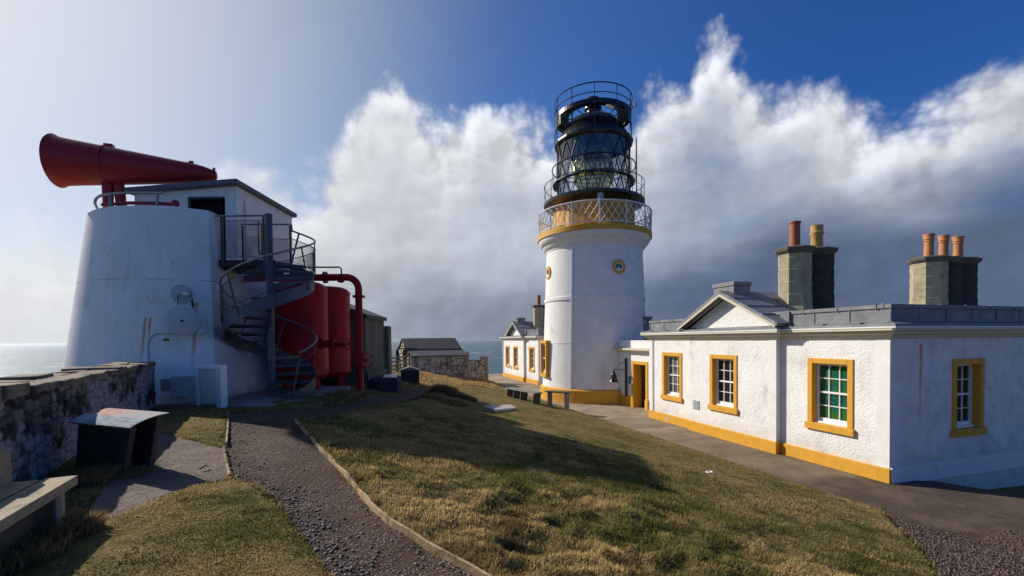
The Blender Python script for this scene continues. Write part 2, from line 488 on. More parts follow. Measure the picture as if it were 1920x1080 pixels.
def clearglass(name, tint, refl):
    m = bpy.data.materials.new(name); m.use_nodes = True; nt = NT(m.node_tree); nt.n.clear()
    out = nt.new('ShaderNodeOutputMaterial')
    tr = nt.new('ShaderNodeBsdfTransparent'); tr.inputs[0].default_value = (*tint, 1)
    gl = nt.new('ShaderNodeBsdfGlossy'); gl.inputs['Roughness'].default_value = .04
    lw = nt.new('ShaderNodeFresnel'); lw.inputs[0].default_value = 1.5
    mx = nt.new('ShaderNodeMixShader')
    nt.put(mx.inputs[0], nt.m('ADD', nt.m('MULTIPLY', lw.outputs[0], .6), refl))
    nt.l.new(tr.outputs[0], mx.inputs[1]); nt.l.new(gl.outputs[0], mx.inputs[2]); nt.l.new(mx.outputs[0], out.inputs[0])
    return m
CLEAR = clearglass('lantern_glass', (.92, .95, .96), .13)
def lensmat():
    m = bpy.data.materials.new('lens_prism_glass'); m.use_nodes = True; nt = NT(m.node_tree); nt.n.clear()
    out = nt.new('ShaderNodeOutputMaterial')
    tc = nt.new('ShaderNodeTexCoord').outputs['Object']
    tr = nt.new('ShaderNodeBsdfTransparent'); tr.inputs[0].default_value = (.86, .88, .66, 1)
    gl = nt.new('ShaderNodeBsdfGlossy'); gl.inputs['Roughness'].default_value = .12; gl.inputs[0].default_value = (.95, 1, .80, 1)
    tl = nt.new('ShaderNodeBsdfTranslucent'); tl.inputs[0].default_value = (.62, .60, .42, 1)
    m1 = nt.new('ShaderNodeMixShader'); m1.inputs[0].default_value = .5
    m2 = nt.new('ShaderNodeMixShader')
    nt.put(m2.inputs[0], nt.mr(nt.noise(tc, 3., 3), .35, .65, .2, .65))
    nt.l.new(tr.outputs[0], m2.inputs[1]); nt.l.new(m1.outputs[0], m2.inputs[2])
    nt.l.new(gl.outputs[0], m1.inputs[1]); nt.l.new(tl.outputs[0], m1.inputs[2]); nt.l.new(m2.outputs[0], out.inputs[0])
    return m
LENS = lensmat()
BRASS = M('brass', (.45, .33, .10), .3, metal=.9, var=.15)

# ------------------------------------------------------------------ setting: sea
def sea():
    rs = [0, 60, 150, 300, 600, 1000, 1600, 2500, 4000, 7000, 12000, 25000, 60000]
    n = 96; mb = MB(); mb.v.append((0, 0, -85.))
    for r in rs[1:]:
        for k in range(n): mb.v.append((r * cos(2 * pi * k / n), r * sin(2 * pi * k / n), -85.))
    for k in range(n): mb.f.append((0, 1 + k, 1 + (k + 1) % n))
    for i in range(len(rs) - 2):
        for k in range(n):
            a = 1 + i * n; b = a + n; mb.f.append((a + k, b + k, b + (k + 1) % n, a + (k + 1) % n))
    m, nt, b = newmat('sea_water')
    tc = nt.new('ShaderNodeTexCoord').outputs['Object']
    v = nt.vm('MULTIPLY', tc, (1., .45, 1.))
    big = nt.noise(v, .004, 5, .6); mid = nt.noise(v, .02, 7, .65)
    c = nt.mix(nt.ss(big, .35, .65), (.012, .062, .095), (.022, .105, .135))
    cap = nt.m('MULTIPLY', nt.ss(nt.noise(v, .011, 7, .72), .575, .64), nt.ss(nt.noise(tc, .0022, 3), .30, .52))
    # wind streaks and breaking crests seaward (weather side)
    x, y, z = nt.sep(tc)
    c = nt.mix(cap, c, (.75, .77, .78))
    nt.put(b.inputs['Base Color'], c)
    nt.put(b.inputs['Roughness'], nt.m('ADD', .42, nt.m('MULTIPLY', cap, .4)))
    b.inputs['IOR'].default_value = 1.33
    bn = nt.new('ShaderNodeBump'); bn.inputs['Strength'].default_value = 1.; bn.inputs['Distance'].default_value = 11.
    nt.put(bn.inputs['Height'], nt.m('ADD', mid, nt.m('MULTIPLY', nt.noise(v, .10, 4, .6), .22)))
    nt.l.new(bn.outputs[0], b.inputs['Normal'])
    kind(mb.build('sea', m, recalc=False), 'structure')
sea()

# ------------------------------------------------------------------ setting: ground regions (surveyed outlines)
pathL = G((655, 1110), (640, 1090), (600, 1050), (560, 990), (515, 930), (470, 902), (434, 897), (428, 868), (424, 842), (428, 800), (430, 772),
          (470, 772), (520, 770), (575, 768), (632, 762), (690, 751), (735, 742), (775, 733), (800, 729))
pathR = G((945, 1100), (930, 1090), (880, 1062), (800, 1018), (735, 980), (700, 950), (655, 895), (600, 840), (575, 812), (553, 787),
          (600, 783), (640, 776), (700, 765), (760, 753), (800, 743), (830, 735), (842, 731))
dirtL = G((120, 1000), (170, 950), (200, 905), (250, 868), (285, 835), (305, 812))
dirtR = G((240, 955), (320, 925), (385, 905), (432, 896), (425, 868), (421, 840))
def poly2(L, Rr): return np.array([(p.x, p.y) for p in L] + [(p.x, p.y) for p in reversed(Rr)])
def inside(poly, x, y):
    r = np.zeros(np.shape(x), bool); n = len(poly); j = n - 1
    for i in range(n):
        xi, yi = poly[i]; xj, yj = poly[j]
        c = ((yi > y) != (yj > y)) & (x < (xj - xi) * (y - yi) / (yj - yi + 1e-12) + xi)
        r ^= c; j = i
    return r
PATH = poly2([Vector(p) for p in resample(pathL, 60)], [Vector(p) for p in resample(pathR, 60)])
DIRT = poly2(dirtL, dirtR)
# pavement: strip along the row of houses, then the apron round the near corner
EH = Vector((-.2954, .9554)); NH = Vector((-.9554, -.2954)); OH = Vector((8.74, 10.5))
def LH(s, d): 
    p = OH + EH * s + NH * d; return (p.x, p.y)
apron = [(p.x, p.y) for p in G((1648, 955), (1720, 985), (1790, 1003), (1862, 1013), (1885, 1000), (1915, 1004))]
pav = [LH(36.5, -3.0), LH(36.5, 1.9), LH(31, 2.25), LH(24, 2.3), LH(18.5, 2.55), LH(14.5, 2.75), LH(12, 2.45), LH(9.5, 2.3), LH(6, 2.28), LH(3, 2.2)] + apron + [(14., 4.9), (13., 6.5), (11.6, 8.2), (10.95, 9.2), (10.5, 10.0), (9.9, 10.62), (9.2, 10.72)]
PAV = np.array(pav)
GRAV = np.array([(p.x, p.y) for p in G((1655, 955), (1700, 1000), (1740, 1040), (1775, 1100))] + [(9.5, 4.6), (14, 4.9)] + [(p[0], p[1]) for p in reversed(apron[1:])])
PADP = [(p.x, p.y) for p in [P(u, v, Y) for u, v, Y in ((425, 765, 10.0), (470, 768, 9.9), (520, 768, 9.88), (570, 765, 9.95), (608, 757, 10.15), (628, 748, 10.6), (632, 740, 11.3))]] + [(-4.6, 12.4), (-5.0, 14.0), (-7.3, 14.0), (-7.4, 10.3)]
PAD = np.array(PADP)
def excl(x, y):
    e = inside(PATH, x, y) | inside(DIRT, x, y) | inside(PAV, x, y) | inside(PAD, x, y) | inside(GRAV, x, y)
    e |= (np.hypot(x + 9.1, y - 13.5) < 3.2) & (x < -7.1)
    e |= (wall_dist(x, y) > -.02)
    rx = (x - OH.x) * EH.x + (y - OH.y) * EH.y; ry = (x - OH.x) * NH.x + (y - OH.y) * NH.y
    e |= (ry < .1) & (rx > -.1) & (rx < 37)
    e |= (x < -4.9) & (y > 15.9) & (y < 20) & (x > -10)
    return e
def tuss(x, y):                 # tussocky relief of the turf, strongest on the near bank beside the path
    d = edge_dist(x, y)
    a = sstep(3.0, 6.5, d) * sstep(7.4, 4.8, y) * (x > -3.6 - (y < 8) * 0)
    xr = np.interp(y, [p.y for p in pathR[:10]], [p.x for p in pathR[:10]])
    a = a * sstep(.0, .35, x - xr)
    n = fbm(x * 2.4, y * 2.6, 3, 4); r = 1 - np.abs(2 * fbm(x * 1.5 + 7, y * 1.9, 9, 3) - 1)
    n2 = fbm(x * 5.5, y * 5.5, 13, 3)
    return a * (.17 * (n - .42) + .11 * (r - .7) + .11 * (n2 - .5))
hummock = [ground_hit(826, 742), ground_hit(862, 752), ground_hit(800, 745)]
mound = [ground_hit(770, 700), ground_hit(820, 705), ground_hit(880, 712), ground_hit(655, 757)]
def hground(x, y):
    x = np.asarray(x, float); y = np.asarray(y, float)
    h = hbase(x, y)
    h = h + tuss(x, y) + .05 * (fbm(x * .8, y * .8, 5, 3) - .5) * sstep(.2, 2, edge_dist(x, y))
    for i, p in enumerate(hummock):
        h = h + (.24, .12, .06)[i] * np.exp(-((x - p.x) ** 2 / .35 + (y - p.y) ** 2 / .5)) * (.7 + .6 * fbm(x * 3, y * 3, 21, 3))
    for i, p in enumerate(mound):
        h = h + (-.05, -.04, .0, .12)[i] * np.exp(-((x - p.x) ** 2 / 2.2 + (y - p.y) ** 2 / 1.6)) * (.4 + fbm(x * 2, y * 2, 33, 3))
    tr_ = ((x - 8.74) * .2954 + (y - 10.5) * -.9554 < 5.5) & (x > 8.9) & (x < 40) & (y < 16)
    h = np.where(tr_, np.minimum(h, -.10 - .5 * sstep(9.2, 10.6, x) + .10 * fbm(x * 2, y * 2, 91, 3)), h)
    low = inside(PATH, x, y) | inside(DIRT, x, y)
    h = np.where(low, hbase(x, y) - .09, h)
    h = np.where(inside(PAV, x, y) | inside(GRAV, x, y), np.minimum(h, hbase(x, y) - .12), h)
    return h
def axis_pts(segs):
    out = [segs[0][0]]
    for a, b, st in segs:
        n = max(1, int(round((b - a) / st))); out += [a + (b - a) * (i + 1) / n for i in range(n)]
    return np.array(out)
xs = axis_pts([(-160, -60, 20), (-60, -24, 4), (-24, -10, .9), (-10, -6, .25), (-6, 8, .075), (8, 14, .4), (14, 60, 3), (60, 160, 20)])
ys = axis_pts([(-100, -20, 16), (-20, 0, 2), (0, 1.5, .3), (1.5, 9, .075), (9, 15, .12), (15, 25, .25), (25, 50, .6), (50, 80, 4), (80, 180, 25)])
GX, GY = np.meshgrid(xs, ys)
GZ = hground(GX, GY)
def grid_obj(name, X, Y, Z, mat):
    ny, nx = X.shape
    co = np.stack([X, Y, Z], -1).reshape(-1, 3)
    i = np.arange(ny * nx).reshape(ny, nx)
    q = np.stack([i[:-1, :-1], i[:-1, 1:], i[1:, 1:], i[1:, :-1]], -1).reshape(-1, 4)
    me = bpy.data.meshes.new(name)
    me.vertices.add(len(co)); me.vertices.foreach_set('co', co.ravel())
    me.loops.add(q.size); me.loops.foreach_set('vertex_index', q.ravel().astype(np.int32))
    me.polygons.add(len(q)); me.polygons.foreach_set('loop_start', (np.arange(len(q)) * 4).astype(np.int32))
    me.update(); me.validate(); me.shade_smooth()
    me.materials.append(mat)
    o = bpy.data.objects.new(name, me); COL.objects.link(o); return o
def turf_mat():
    m, nt, b = newmat('turf')
    tc = nt.new('ShaderNodeTexCoord').outputs['Object']
    f = nt.ss(nt.noise(tc, .55, 6, .65), .38, .62)
    g = nt.mix(f, (.086, .090, .023), (.25, .184, .072))
    f2 = nt.ss(nt.noise(tc, 5.0, 6, .7), .42, .62)
    g = nt.mix(nt.m('MULTIPLY', f2, .75), g, (.30, .225, .094))
    f3 = nt.ss(nt.noise(tc, 2.2, 5, .7, .6), .56, .70)
    g = nt.mix(nt.m('MULTIPLY', f3, .8), g, (.060, .042, .026))
    fine = nt.mr(nt.noise(tc, 70., 4, .7), .3, .7, .55, 1.4)
    kc = nt.new('ShaderNodeCombineColor')
    for i in range(3): nt.put(kc.inputs[i], fine)
    g = nt.mix(1., g, kc.outputs[0], 'MULTIPLY')
    nt.put(b.inputs['Base Color'], g); b.inputs['Roughness'].default_value = .95; b.inputs['Specular IOR Level'].default_value = .1
    bn = nt.new('ShaderNodeBump'); bn.inputs['Strength'].default_value = 1.; bn.inputs['Distance'].default_value = .09
    nt.put(bn.inputs['Height'], nt.m('ADD', nt.noise(tc, 7., 6, .7), nt.m('MULTIPLY', nt.noise(tc, 45., 4, .6), .35)))
    nt.l.new(bn.outputs[0], b.inputs['Normal'])
    return m
TURF = turf_mat()
kind(grid_obj('ground', GX, GY, GZ, TURF), 'structure')

def soil(name, a, bcol, stones, sc1=.9):
    m, nt, b = newmat(name)
    tc = nt.new('ShaderNodeTexCoord').outputs['Object']
    g = nt.mix(nt.ss(nt.noise(tc, sc1, 6, .65), .35, .65), a, bcol)
    vor = nt.new('ShaderNodeTexVoronoi'); vor.inputs['Scale'].default_value = 48.
    nt.put(vor.inputs['Vector'], tc)
    vc = nt.sep(vor.outputs['Color'])[0]
    st = nt.m('MULTIPLY', nt.ss(vc, .62, .80), nt.ss(nt.noise(tc, 1.7, 4), .35, .6))
    g = nt.mix(nt.m('MULTIPLY', st, .8), g, stones)
    fine = nt.mr(nt.noise(tc, 55., 5, .7), .3, .7, .6, 1.4)
    kc = nt.new('ShaderNodeCombineColor')
    for i in range(3): nt.put(kc.inputs[i], fine)
    g = nt.mix(1., g, kc.outputs[0], 'MULTIPLY')
    nt.put(b.inputs['Base Color'], g); b.inputs['Roughness'].default_value = .92; b.inputs['Specular IOR Level'].default_value = .2
    bn = nt.new('ShaderNodeBump'); bn.inputs['Strength'].default_value = .9; bn.inputs['Distance'].default_value = .03
    nt.put(bn.inputs['Height'], nt.m('ADD', nt.m('MULTIPLY', nt.m('SUBTRACT', 1., vor.outputs['Distance']), nt.ss(vc, .3, .8)), nt.noise(tc, 12., 5, .65)))
    nt.l.new(bn.outputs[0], b.inputs['Normal'])
    return m
GRAVM = soil('gravel_path_soil', (.060, .036, .025), (.105, .066, .047), (.20, .17, .145))
DIRTM = soil('trodden_earth', (.155, .118, .092), (.215, .172, .138), (.24, .2, .17), 1.6)
GRAVR = soil('brown_gravel', (.060, .036, .026), (.095, .060, .044), (.19, .15, .12))
def zpath(x, y):
    return float(hbase(x, y)) - .035 + .06 * float(sstep(8.5, 10.5, y)) + .035 * (float(fbm(x * 1.3, y * 1.3, 40, 3)) - .5) + .02 * (float(fbm(x * 6, y * 6, 44, 2)) - .5)
kind(MB().loft(pathL, pathR, zpath, 220, 26).build('path', GRAVM, smooth=True), 'structure')
def zdirt(x, y):
    return float(hbase(x, y)) - .012 + .05 * (float(fbm(x * 1.6, y * 1.6, 50, 3)) - .5) + .02 * (float(fbm(x * 7, y * 7, 54, 2)) - .5)
kind(MB().loft(dirtL, dirtR, zdirt, 60, 40).build('dirt_patch', DIRTM, smooth=True), 'structure')
def zgrav(x, y): return max(float(hbase(x, y)), 0.) + .010 + .03 * (float(fbm(x * 3, y * 3, 57, 3)) - .5)
kind(MB().loft(G((1655, 955), (1700, 1000), (1740, 1040), (1775, 1100)), [Vector((p[0], p[1], 0)) for p in apron] + [Vector((14, 4.9, 0))], zgrav, 60, 40).build('gravel_patch', GRAVR, smooth=True), 'structure')
def pave_mat():
    m, nt, b = newmat('pavement_concrete')
    tc = nt.new('ShaderNodeTexCoord').outputs['Object']
    x, y, z = nt.sep(tc)
    s = nt.m('ADD', nt.m('MULTIPLY', nt.m('SUBTRACT', x, 8.74), -.2954), nt.m('MULTIPLY', nt.m('SUBTRACT', y, 10.5), .9554))
    g = nt.mix(nt.ss(nt.noise(tc, .5, 6, .65), .35, .65), (.15, .112, .076), (.225, .172, .118))
    asph = nt.m('MULTIPLY', nt.ss(nt.m('ADD', s, nt.m('MULTIPLY', nt.m('SUBTRACT', nt.noise(tc, .8, 4), .5), 2.5)), 1.2, .3), 1.)
    g = nt.mix(asph, g, nt.mix(nt.ss(nt.noise(tc, 1.4, 6, .7), .4, .62), (.075, .053, .037), (.125, .091, .064)))
    sl = nt.m('FLOOR', nt.m('DIVIDE', nt.m('ADD', s, 1.07), 2.15))
    wn = nt.new('ShaderNodeTexWhiteNoise', noise_dimensions='1D'); nt.put(wn.inputs['W'], sl)
    far = nt.m('MULTIPLY', nt.ss(s, 4.5, 9.), nt.mr(wn.outputs['Value'], 0., 1., .35, 1.))
    g = nt.mix(far, g, nt.mix(nt.ss(nt.noise(tc, 1.1, 5), .35, .65), (.30, .235, .165), (.40, .325, .235)))
    stain = nt.ss(nt.noise(tc, 1.3, 7, .7, .4), .52, .68)
    g = nt.mix(nt.m('MULTIPLY', stain, .6), g, (.085, .064, .047))
    jo = nt.m('ABSOLUTE', nt.m('SUBTRACT', nt.m('FRACT', nt.m('DIVIDE', s, 2.15)), .5))
    ln = nt.m('MULTIPLY', nt.ss(jo, .012, .004), nt.ss(s, 1.0, 1.6))
    g = nt.mix(nt.m('MULTIPLY', ln, .8), g, (.07, .055, .045))
    fine = nt.mr(nt.noise(tc, 60., 5, .75), .3, .7, .5, 1.5)
    kc = nt.new('ShaderNodeCombineColor')
    for i in range(3): nt.put(kc.inputs[i], fine)
    g = nt.mix(1., g, kc.outputs[0], 'MULTIPLY')
    nt.put(b.inputs['Base Color'], g); b.inputs['Roughness'].default_value = .85; b.inputs['Specular IOR Level'].default_value = .3
    bn = nt.new('ShaderNodeBump'); bn.inputs['Strength'].default_value = .9; bn.inputs['Distance'].default_value = .03
    nt.put(bn.inputs['Height'], nt.m('ADD', nt.noise(tc, 25., 6, .7), nt.m('MULTIPLY', nt.noise(tc, 2., 4), 1.5)))
    nt.l.new(bn.outputs[0], b.inputs['Normal'])
    return m
kind(MB().prism(pav, -.3, 0.).build('pavement', pave_mat()), 'structure')
# pale concrete kerb strip along the lawn side of the pavement
ke = [LH(36.5, 1.9), LH(31, 2.25), LH(24, 2.3), LH(18.5, 2.55), LH(14.5, 2.75), LH(12, 2.45), LH(9.5, 2.3), LH(6, 2.28), LH(3, 2.2)] + apron[:3]
KERB = M('kerb_concrete', (.30, .25, .18), .9, var=.35, vs=3., bump=.6, bs=14., bd=.02, col2=(.15, .12, .085), c2s=1.5, c2=(.45, .65))
kl = [Vector((p[0], p[1], 0)) for p in ke]
kr = resample(kl, 260); ka, kb = [], []
for i, q in enumerate(kr):
    d = (kr[min(i + 1, 259)] - kr[max(i - 1, 0)]).normalized(); nn = Vector((-d.y, d.x, 0))
    s_ = i * .16
    ka.append(q + nn * (.04 + .16 * (float(fbm(s_, 0.3, 81, 4)) - .5))); kb.append(q - nn * (.11 + .40 * (float(fbm(s_ * .8, 5.3, 83, 4)) - .42)))
kind(MB().loft(ka, kb, lambda x, y: .012, 260, 1).build('kerb', KERB), 'structure')
# ================================================================== lighthouse
LC = Vector((4.86, 26.85, 0))
TOC = math.atan2(-LC.y, -LC.x)                 # direction from the tower to the survey point
def ringpts(r, z, n=64, c=LC): return [(c.x + r * cos(2 * pi * k / n), c.y + r * sin(2 * pi * k / n), c.z + z) for k in range(n)]
def cyl(a, r, z, c=LC): return Vector((c.x + r * cos(a), c.y + r * sin(a), c.z + z))
def lighthouse():
    T = thing('lighthouse', 'tall white round lighthouse tower with black lantern and yellow base band', 'lighthouse', LC)
    def rt(z): return 3.06 - .038 * (z - .7)
    prof = [(rt(z), z) for z in np.linspace(.70, 5.52, 12)]
    prof += [(rt(5.52) + .05, 5.55), (rt(5.6) + .05, 5.72), (rt(5.75), 5.75)] + [(rt(z), z) for z in np.linspace(5.8, 8.42, 8)]
    w = MB().lathe(prof, LC, 96).build('tower_wall', WHITE, T, smooth=True)
    # lightning strip standing proud of the harling
    a = TOC - R(31)
    a = TOC + R(-24)
    MB().beam(cyl(a, rt(.7) + .03, .1), cyl(a, rt(8.4) + .03, 8.45), .09, .09, up=(cos(a), sin(a), 0)).build('conduit', WHITE_S, w)
    MB().lathe([(rt(3.2) + .008, 3.16), (rt(3.2) + .02, 3.2), (rt(3.2) + .008, 3.24)], LC, 96).build('string_course', WHITE_S, w, smooth=True)
    MB().lathe([(3.2, -.1), (3.2, .66), (3.10, .74), (3.0, .74)], LC, 96).build('plinth', YEL, T, smooth=True)
    MB().lathe([(2.74, 8.38), (2.80, 8.42), (2.80, 8.50), (2.88, 8.55), (2.98, 8.68), (3.0, 8.76), (3.06, 8.78), (3.16, 8.92), (3.22, 9.05), (3.22, 9.13), (3.16, 9.15)], LC, 96).build('cornice', WHITE_S, T, smooth=True)
    MB().lathe([(3.2, 9.10), (3.29, 9.12), (3.29, 9.38), (3.24, 9.42), (2.0, 9.46)], LC, 96).build('balcony', YEL, T, smooth=True)
    # white lattice balustrade
    rr = 3.22
    rail = MB()
    rail.tube(ringpts(rr + .03, 10.60, 72), .035, 6, closed=True); rail.tube(ringpts(rr, 9.52, 72), .028, 6, closed=True)
    n = 54
    for k in range(n):
        for sg in (1, -1):
            a0 = 2 * pi * k / n
            rail.tube([cyl(a0 + sg * 2 * pi / n * 1.0 * t * 1.9, rr + .03 * t, 9.52 + 1.08 * t) for t in (0, .25, .5, .75, 1)], .019, 4, cap=False)
    B = rail.build('balcony_railing', WHITE_S, T)
    for k in range(14):
        a0 = 2 * pi * k / 14 + TOC + .1
        MB().tube([cyl(a0, rr, 9.4), cyl(a0, rr + .04, 10.66)], .036, 6).build('post', WHITE_S, B)
    # drum and lantern
    MB().lathe([(2.34, 9.40), (2.34, 11.05)], LC, 16).build('lantern_drum', YEL, T)
    MB().lathe([(2.30, 10.95), (2.72, 11.10), (2.90, 11.16), (2.92, 11.30), (2.80, 11.36), (2.1, 11.42)], LC, 72).build('lantern_gallery', BLACK, T, smooth=True)
    g = MB(); g.tube(ringpts(2.87, 12.32, 72), .022, 6, closed=True); g.tube(ringpts(2.87, 11.85, 72), .012, 5, closed=True)
    gr = g.build('gallery_rail', BLACK, T)
    for k in range(18):
        a0 = 2 * pi * k / 18 + .1
        MB().tube([cyl(a0, 2.87, 11.25), cyl(a0, 2.87, 12.32)], .018, 5).build('stanchion', BLACK, gr)
    MB().lathe([(2.08, 11.40), (2.08, 14.6)], LC, 32).build('glazing', CLEAR, T)
    fr = MB(); zz = [11.42, 12.45, 13.50, 14.60]; nb = 16
    for i in range(3):
        for k in range(nb):
            a0 = 2 * pi * (k + .5 * (i % 2)) / nb
            for sg in (1, -1):
                fr.tube([cyl(a0, 2.10, zz[i]), cyl(a0 + sg * pi / nb, 2.11, zz[i + 1])], .031, 5, cap=False)
    for z in (13.50,): fr.tube(ringpts(2.10, z, 36), .03, 5, closed=True)
    for z, r in ((11.44, .05),): fr.tube(ringpts(2.10, z, 36), r, 5, closed=True)
    fr.build('glazing_bars', BLACK, T)
    l = MB().lathe([(2.11, 12.42), (2.40, 12.40), (2.40, 12.47), (2.11, 12.50), (2.11, 12.42)], LC, 18).build('ledge', BLACK, T)
    g = MB(); g.tube(ringpts(2.40, 13.34, 60), .035, 6, closed=True)
    lr = g.build('hand_rail', BLACK, T)
    for k in range(18):
        a0 = 2 * pi * k / 18
        MB().tube([cyl(a0, 2.38, 12.5), cyl(a0, 2.40, 13.34)], .014, 4).build('stanchion', BLACK, lr)
    # first-order lens
    lp = []
    for i in range(26):
        z = 11.95 + i * .095; b = 1.12 - .55 * abs((z - 13.15) / 1.35) ** 2.2
        lp += [(max(b, .35), z), (max(b - .10, .3), z + .05)]
    L = MB().lathe(lp, LC, 40).build('lens', LENS, T, smooth=True, sharp=15)
    br = MB()
    for k in range(8):
        a0 = 2 * pi * k / 8 + .2
        br.tube([cyl(a0, max(1.16 - .55 * abs((z - 13.15) / 1.35) ** 2.2, .4), z) for z in np.linspace(11.9, 14.4, 9)], .045, 5)
    for z in (11.95, 12.65, 13.65, 14.4): br.tube(ringpts(max(1.17 - .55 * abs((z - 13.15) / 1.35) ** 2.2, .4), z, 40), .035, 5, closed=True)
    br.build('lens_frame', BRASS, L)
    for a0 in (TOC + .35, TOC - .5, TOC + 1.6, TOC + 2.7):
        c = cyl(a0, 1.13, 13.05); ax = Vector((cos(a0), sin(a0), 0))
        pf = []
        for q in range(7): pf += [(.10 + q * .085, .06 - q * .012), (.15 + q * .085, -.01 - q * .012)]
        MB().lathe(pf, c, 28, ax).build('bullseye', LENS, L, smooth=True, sharp=15)
    MB().lathe([(.0005, 11.45), (.75, 11.45), (.75, 11.62), (.35, 11.7), (.35, 11.95), (.9, 11.95), (.0005, 11.97)], LC, 24).build('lens_pedestal', IRON, T)
    # roof
    MB().lathe([(2.07, 14.56), (2.20, 14.58), (2.28, 14.66), (2.28, 14.78), (2.16, 14.84), (2.05, 14.86)], LC, 18).build('eave_ring', BLACK, T)
    d = MB().lathe([(2.12, 14.82), (2.0, 15.10), (1.80, 15.42), (1.56, 15.74), (1.34, 16.0), (1.26, 16.04), (1.0, 16.22), (.5, 16.5), (.0005, 16.6)], LC, 48).build('dome', BLACK, T, smooth=True)
    MB().tube(ringpts(1.33, 16.02, 48), .03, 6, closed=True).build('dome_rib', ZINC, d)
    MB().lathe([(.36, 16.3), (.36, 16.75), (.5, 16.8), (.5, 17.28), (.40, 17.4), (.0005, 17.46)], LC, 20).build('vent', BLACK, T, smooth=True)
    MB().lathe([(1.42, 16.38), (2.2, 16.36), (2.2, 16.12), (2.17, 16.12), (2.17, 16.33), (1.42, 16.34), (1.42, 16.38)], LC, 64).build('roof_walk', BLACK, T)
    for a0, a1 in ((TOC - 1.75, TOC - .98), (TOC + 1.05, TOC + 1.8)):
        sk = MB(); sk.lathe([(2.17, 15.62), (2.19, 16.2), (1.7, 16.3)], LC, 14, a0=a0, a1=a1)
        sk.build('skirt_plate', BLACK, T)
    gt = MB()
    for q in range(9):
        a0 = TOC + .55 + q * .045
        gt.tube([cyl(a0, 1.35, 16.28), cyl(a0, 2.15, 16.26)], .014, 4)
    gt.build('grating', ZINC, T)
    for k in range(10):
        st = MB(); a0 = 2 * pi * k / 10 + .25
        st.tube([cyl(a0, 2.15, 16.2), cyl(a0 + .22, 1.72, 15.75)], .025, 5); st.tube([cyl(a0, 2.15, 16.2), cyl(a0 - .22, 1.72, 15.75)], .025, 5)
        st.build('brace', BLACK, T)
    rr = MB(); rr.tube(ringpts(2.22, 17.18, 72), .032, 6, closed=True); rr.tube(ringpts(2.22, 16.66, 72), .024, 6, closed=True)
    RR = rr.build('roof_rail', BLACK, T)
    for k in range(11):
        a0 = 2 * pi * k / 11 + TOC + .04
        MB().tube([cyl(a0, 2.22, 17.18), cyl(a0, 2.24, 16.2), cyl(a0, 2.27, 14.8)], .022, 5).build('post', BLACK, RR)
    # ladder on the right
    a0 = TOC + R(80)
    la = MB()
    for s in (-.08, .08): la.tube([cyl(a0 + s, 2.46, 11.4), cyl(a0 + s, 2.46, 14.8)], .02, 5)
    for z in np.arange(11.6, 14.7, .28): la.tube([cyl(a0 - .08, 2.46, z), cyl(a0 + .08, 2.46, z)], .012, 4)
    la.build('ladder', BLACK, T)
    # navigation lamp arm
    a0 = TOC + R(86)
    lm = MB().tube([cyl(a0, 2.22, 16.62), cyl(a0, 2.42, 16.62), cyl(a0, 2.42, 16.72)], .02, 5).build('lamp_arm', BLACK, T)
    MB().lathe([(.0005, 0), (.06, .0), (.065, .18), (.0005, .22)], cyl(a0, 2.42, 16.7), 10).build('lamp', POT_R, lm)
    # fog detector / signal canister on the front of the drum
    a0 = TOC + R(8)
    pr = []
    for q in range(7): pr += [(.185, q * .085), (.185, q * .085 + .06), (.165, q * .085 + .07)]
    c = cyl(a0, 2.62, 10.62)
    s = MB().lathe([(.0005, -.01)] + pr + [(.16, .62), (.0005, .64)], c, 20).build('signal_canister', ZINC, T, smooth=True)
    MB().tube([cyl(a0, 2.3, 10.5), cyl(a0, 2.62, 10.5), cyl(a0, 2.62, 10.62)], .04, 6).build('bracket', ZINC, s)
    # panel seams of drum
    sm = MB()
    for k in range(9):
        a1 = TOC - 1.6 + k * .4
        sm.beam(cyl(a1, 2.345, 9.45), cyl(a1, 2.345, 11.0), .05, .02, up=(cos(a1), sin(a1), 0))
    sm.build('drum_strip', YEL, T)
    # round windows
    for a0, z in ((TOC + R(27.5), 7.22), (TOC - R(66), 7.22)):
        ax = Vector((cos(a0), sin(a0), 0)); r = rt(z); c = cyl(a0, r, z)
        rw = MB().lathe([(.19, -.05), (.19, .03), (.23, .05), (.23, .01)], c, 28, ax).build('round_window', SASH, T, smooth=True)
        MB().lathe([(.22, .02), (.22, .045), (.38, .05), (.38, -.08)], c, 28, ax).build('surround', YEL, rw, smooth=True, sharp=30)
        MB().disc(c + ax * .0, .2, ax).build('pane', PANE_B, rw)
        MB().box(c.x - .01, c.x + .01, c.y - .01, c.y + .01, c.z - .19, c.z + .19).build('bar', SASH, rw)
    # tall window low on the left
    a0 = TOC - R(67)
    ax = Vector((cos(a0), sin(a0), 0)); tx = Vector((-sin(a0), cos(a0), 0)); r = rt(2.3)
    c = cyl(a0, r, 2.33)
    f = MB()
    for s in (-1, 1): f.obox(c + tx * (.37 * s) + ax * .0, tx, ax, (0, 0, 1), .06, .12, 1.6)
    for z in (-.8, 0, .8): f.obox(c + Vector((0, 0, z)), tx, ax, (0, 0, 1), .8, .12, .06)
    wd = f.build('window', SASH, T)
    f = MB()
    for s in (-1, 1): f.obox(c + tx * (.48 * s) + ax * .02, tx, ax, (0, 0, 1), .17, .28, 1.75)
    f.obox(c + ax * .02 + Vector((0, 0, .94)), tx, ax, (0, 0, 1), 1.13, .28, .16); f.obox(c + ax * .04 + Vector((0, 0, -.96)), tx, ax, (0, 0, 1), 1.2, .32, .18)
    f.build('surround', YEL, wd)
    MB().obox(c + ax * .0, tx, ax, (0, 0, 1), .78, .04, 1.66).build('pane', PANE_D, wd)
lighthouse()

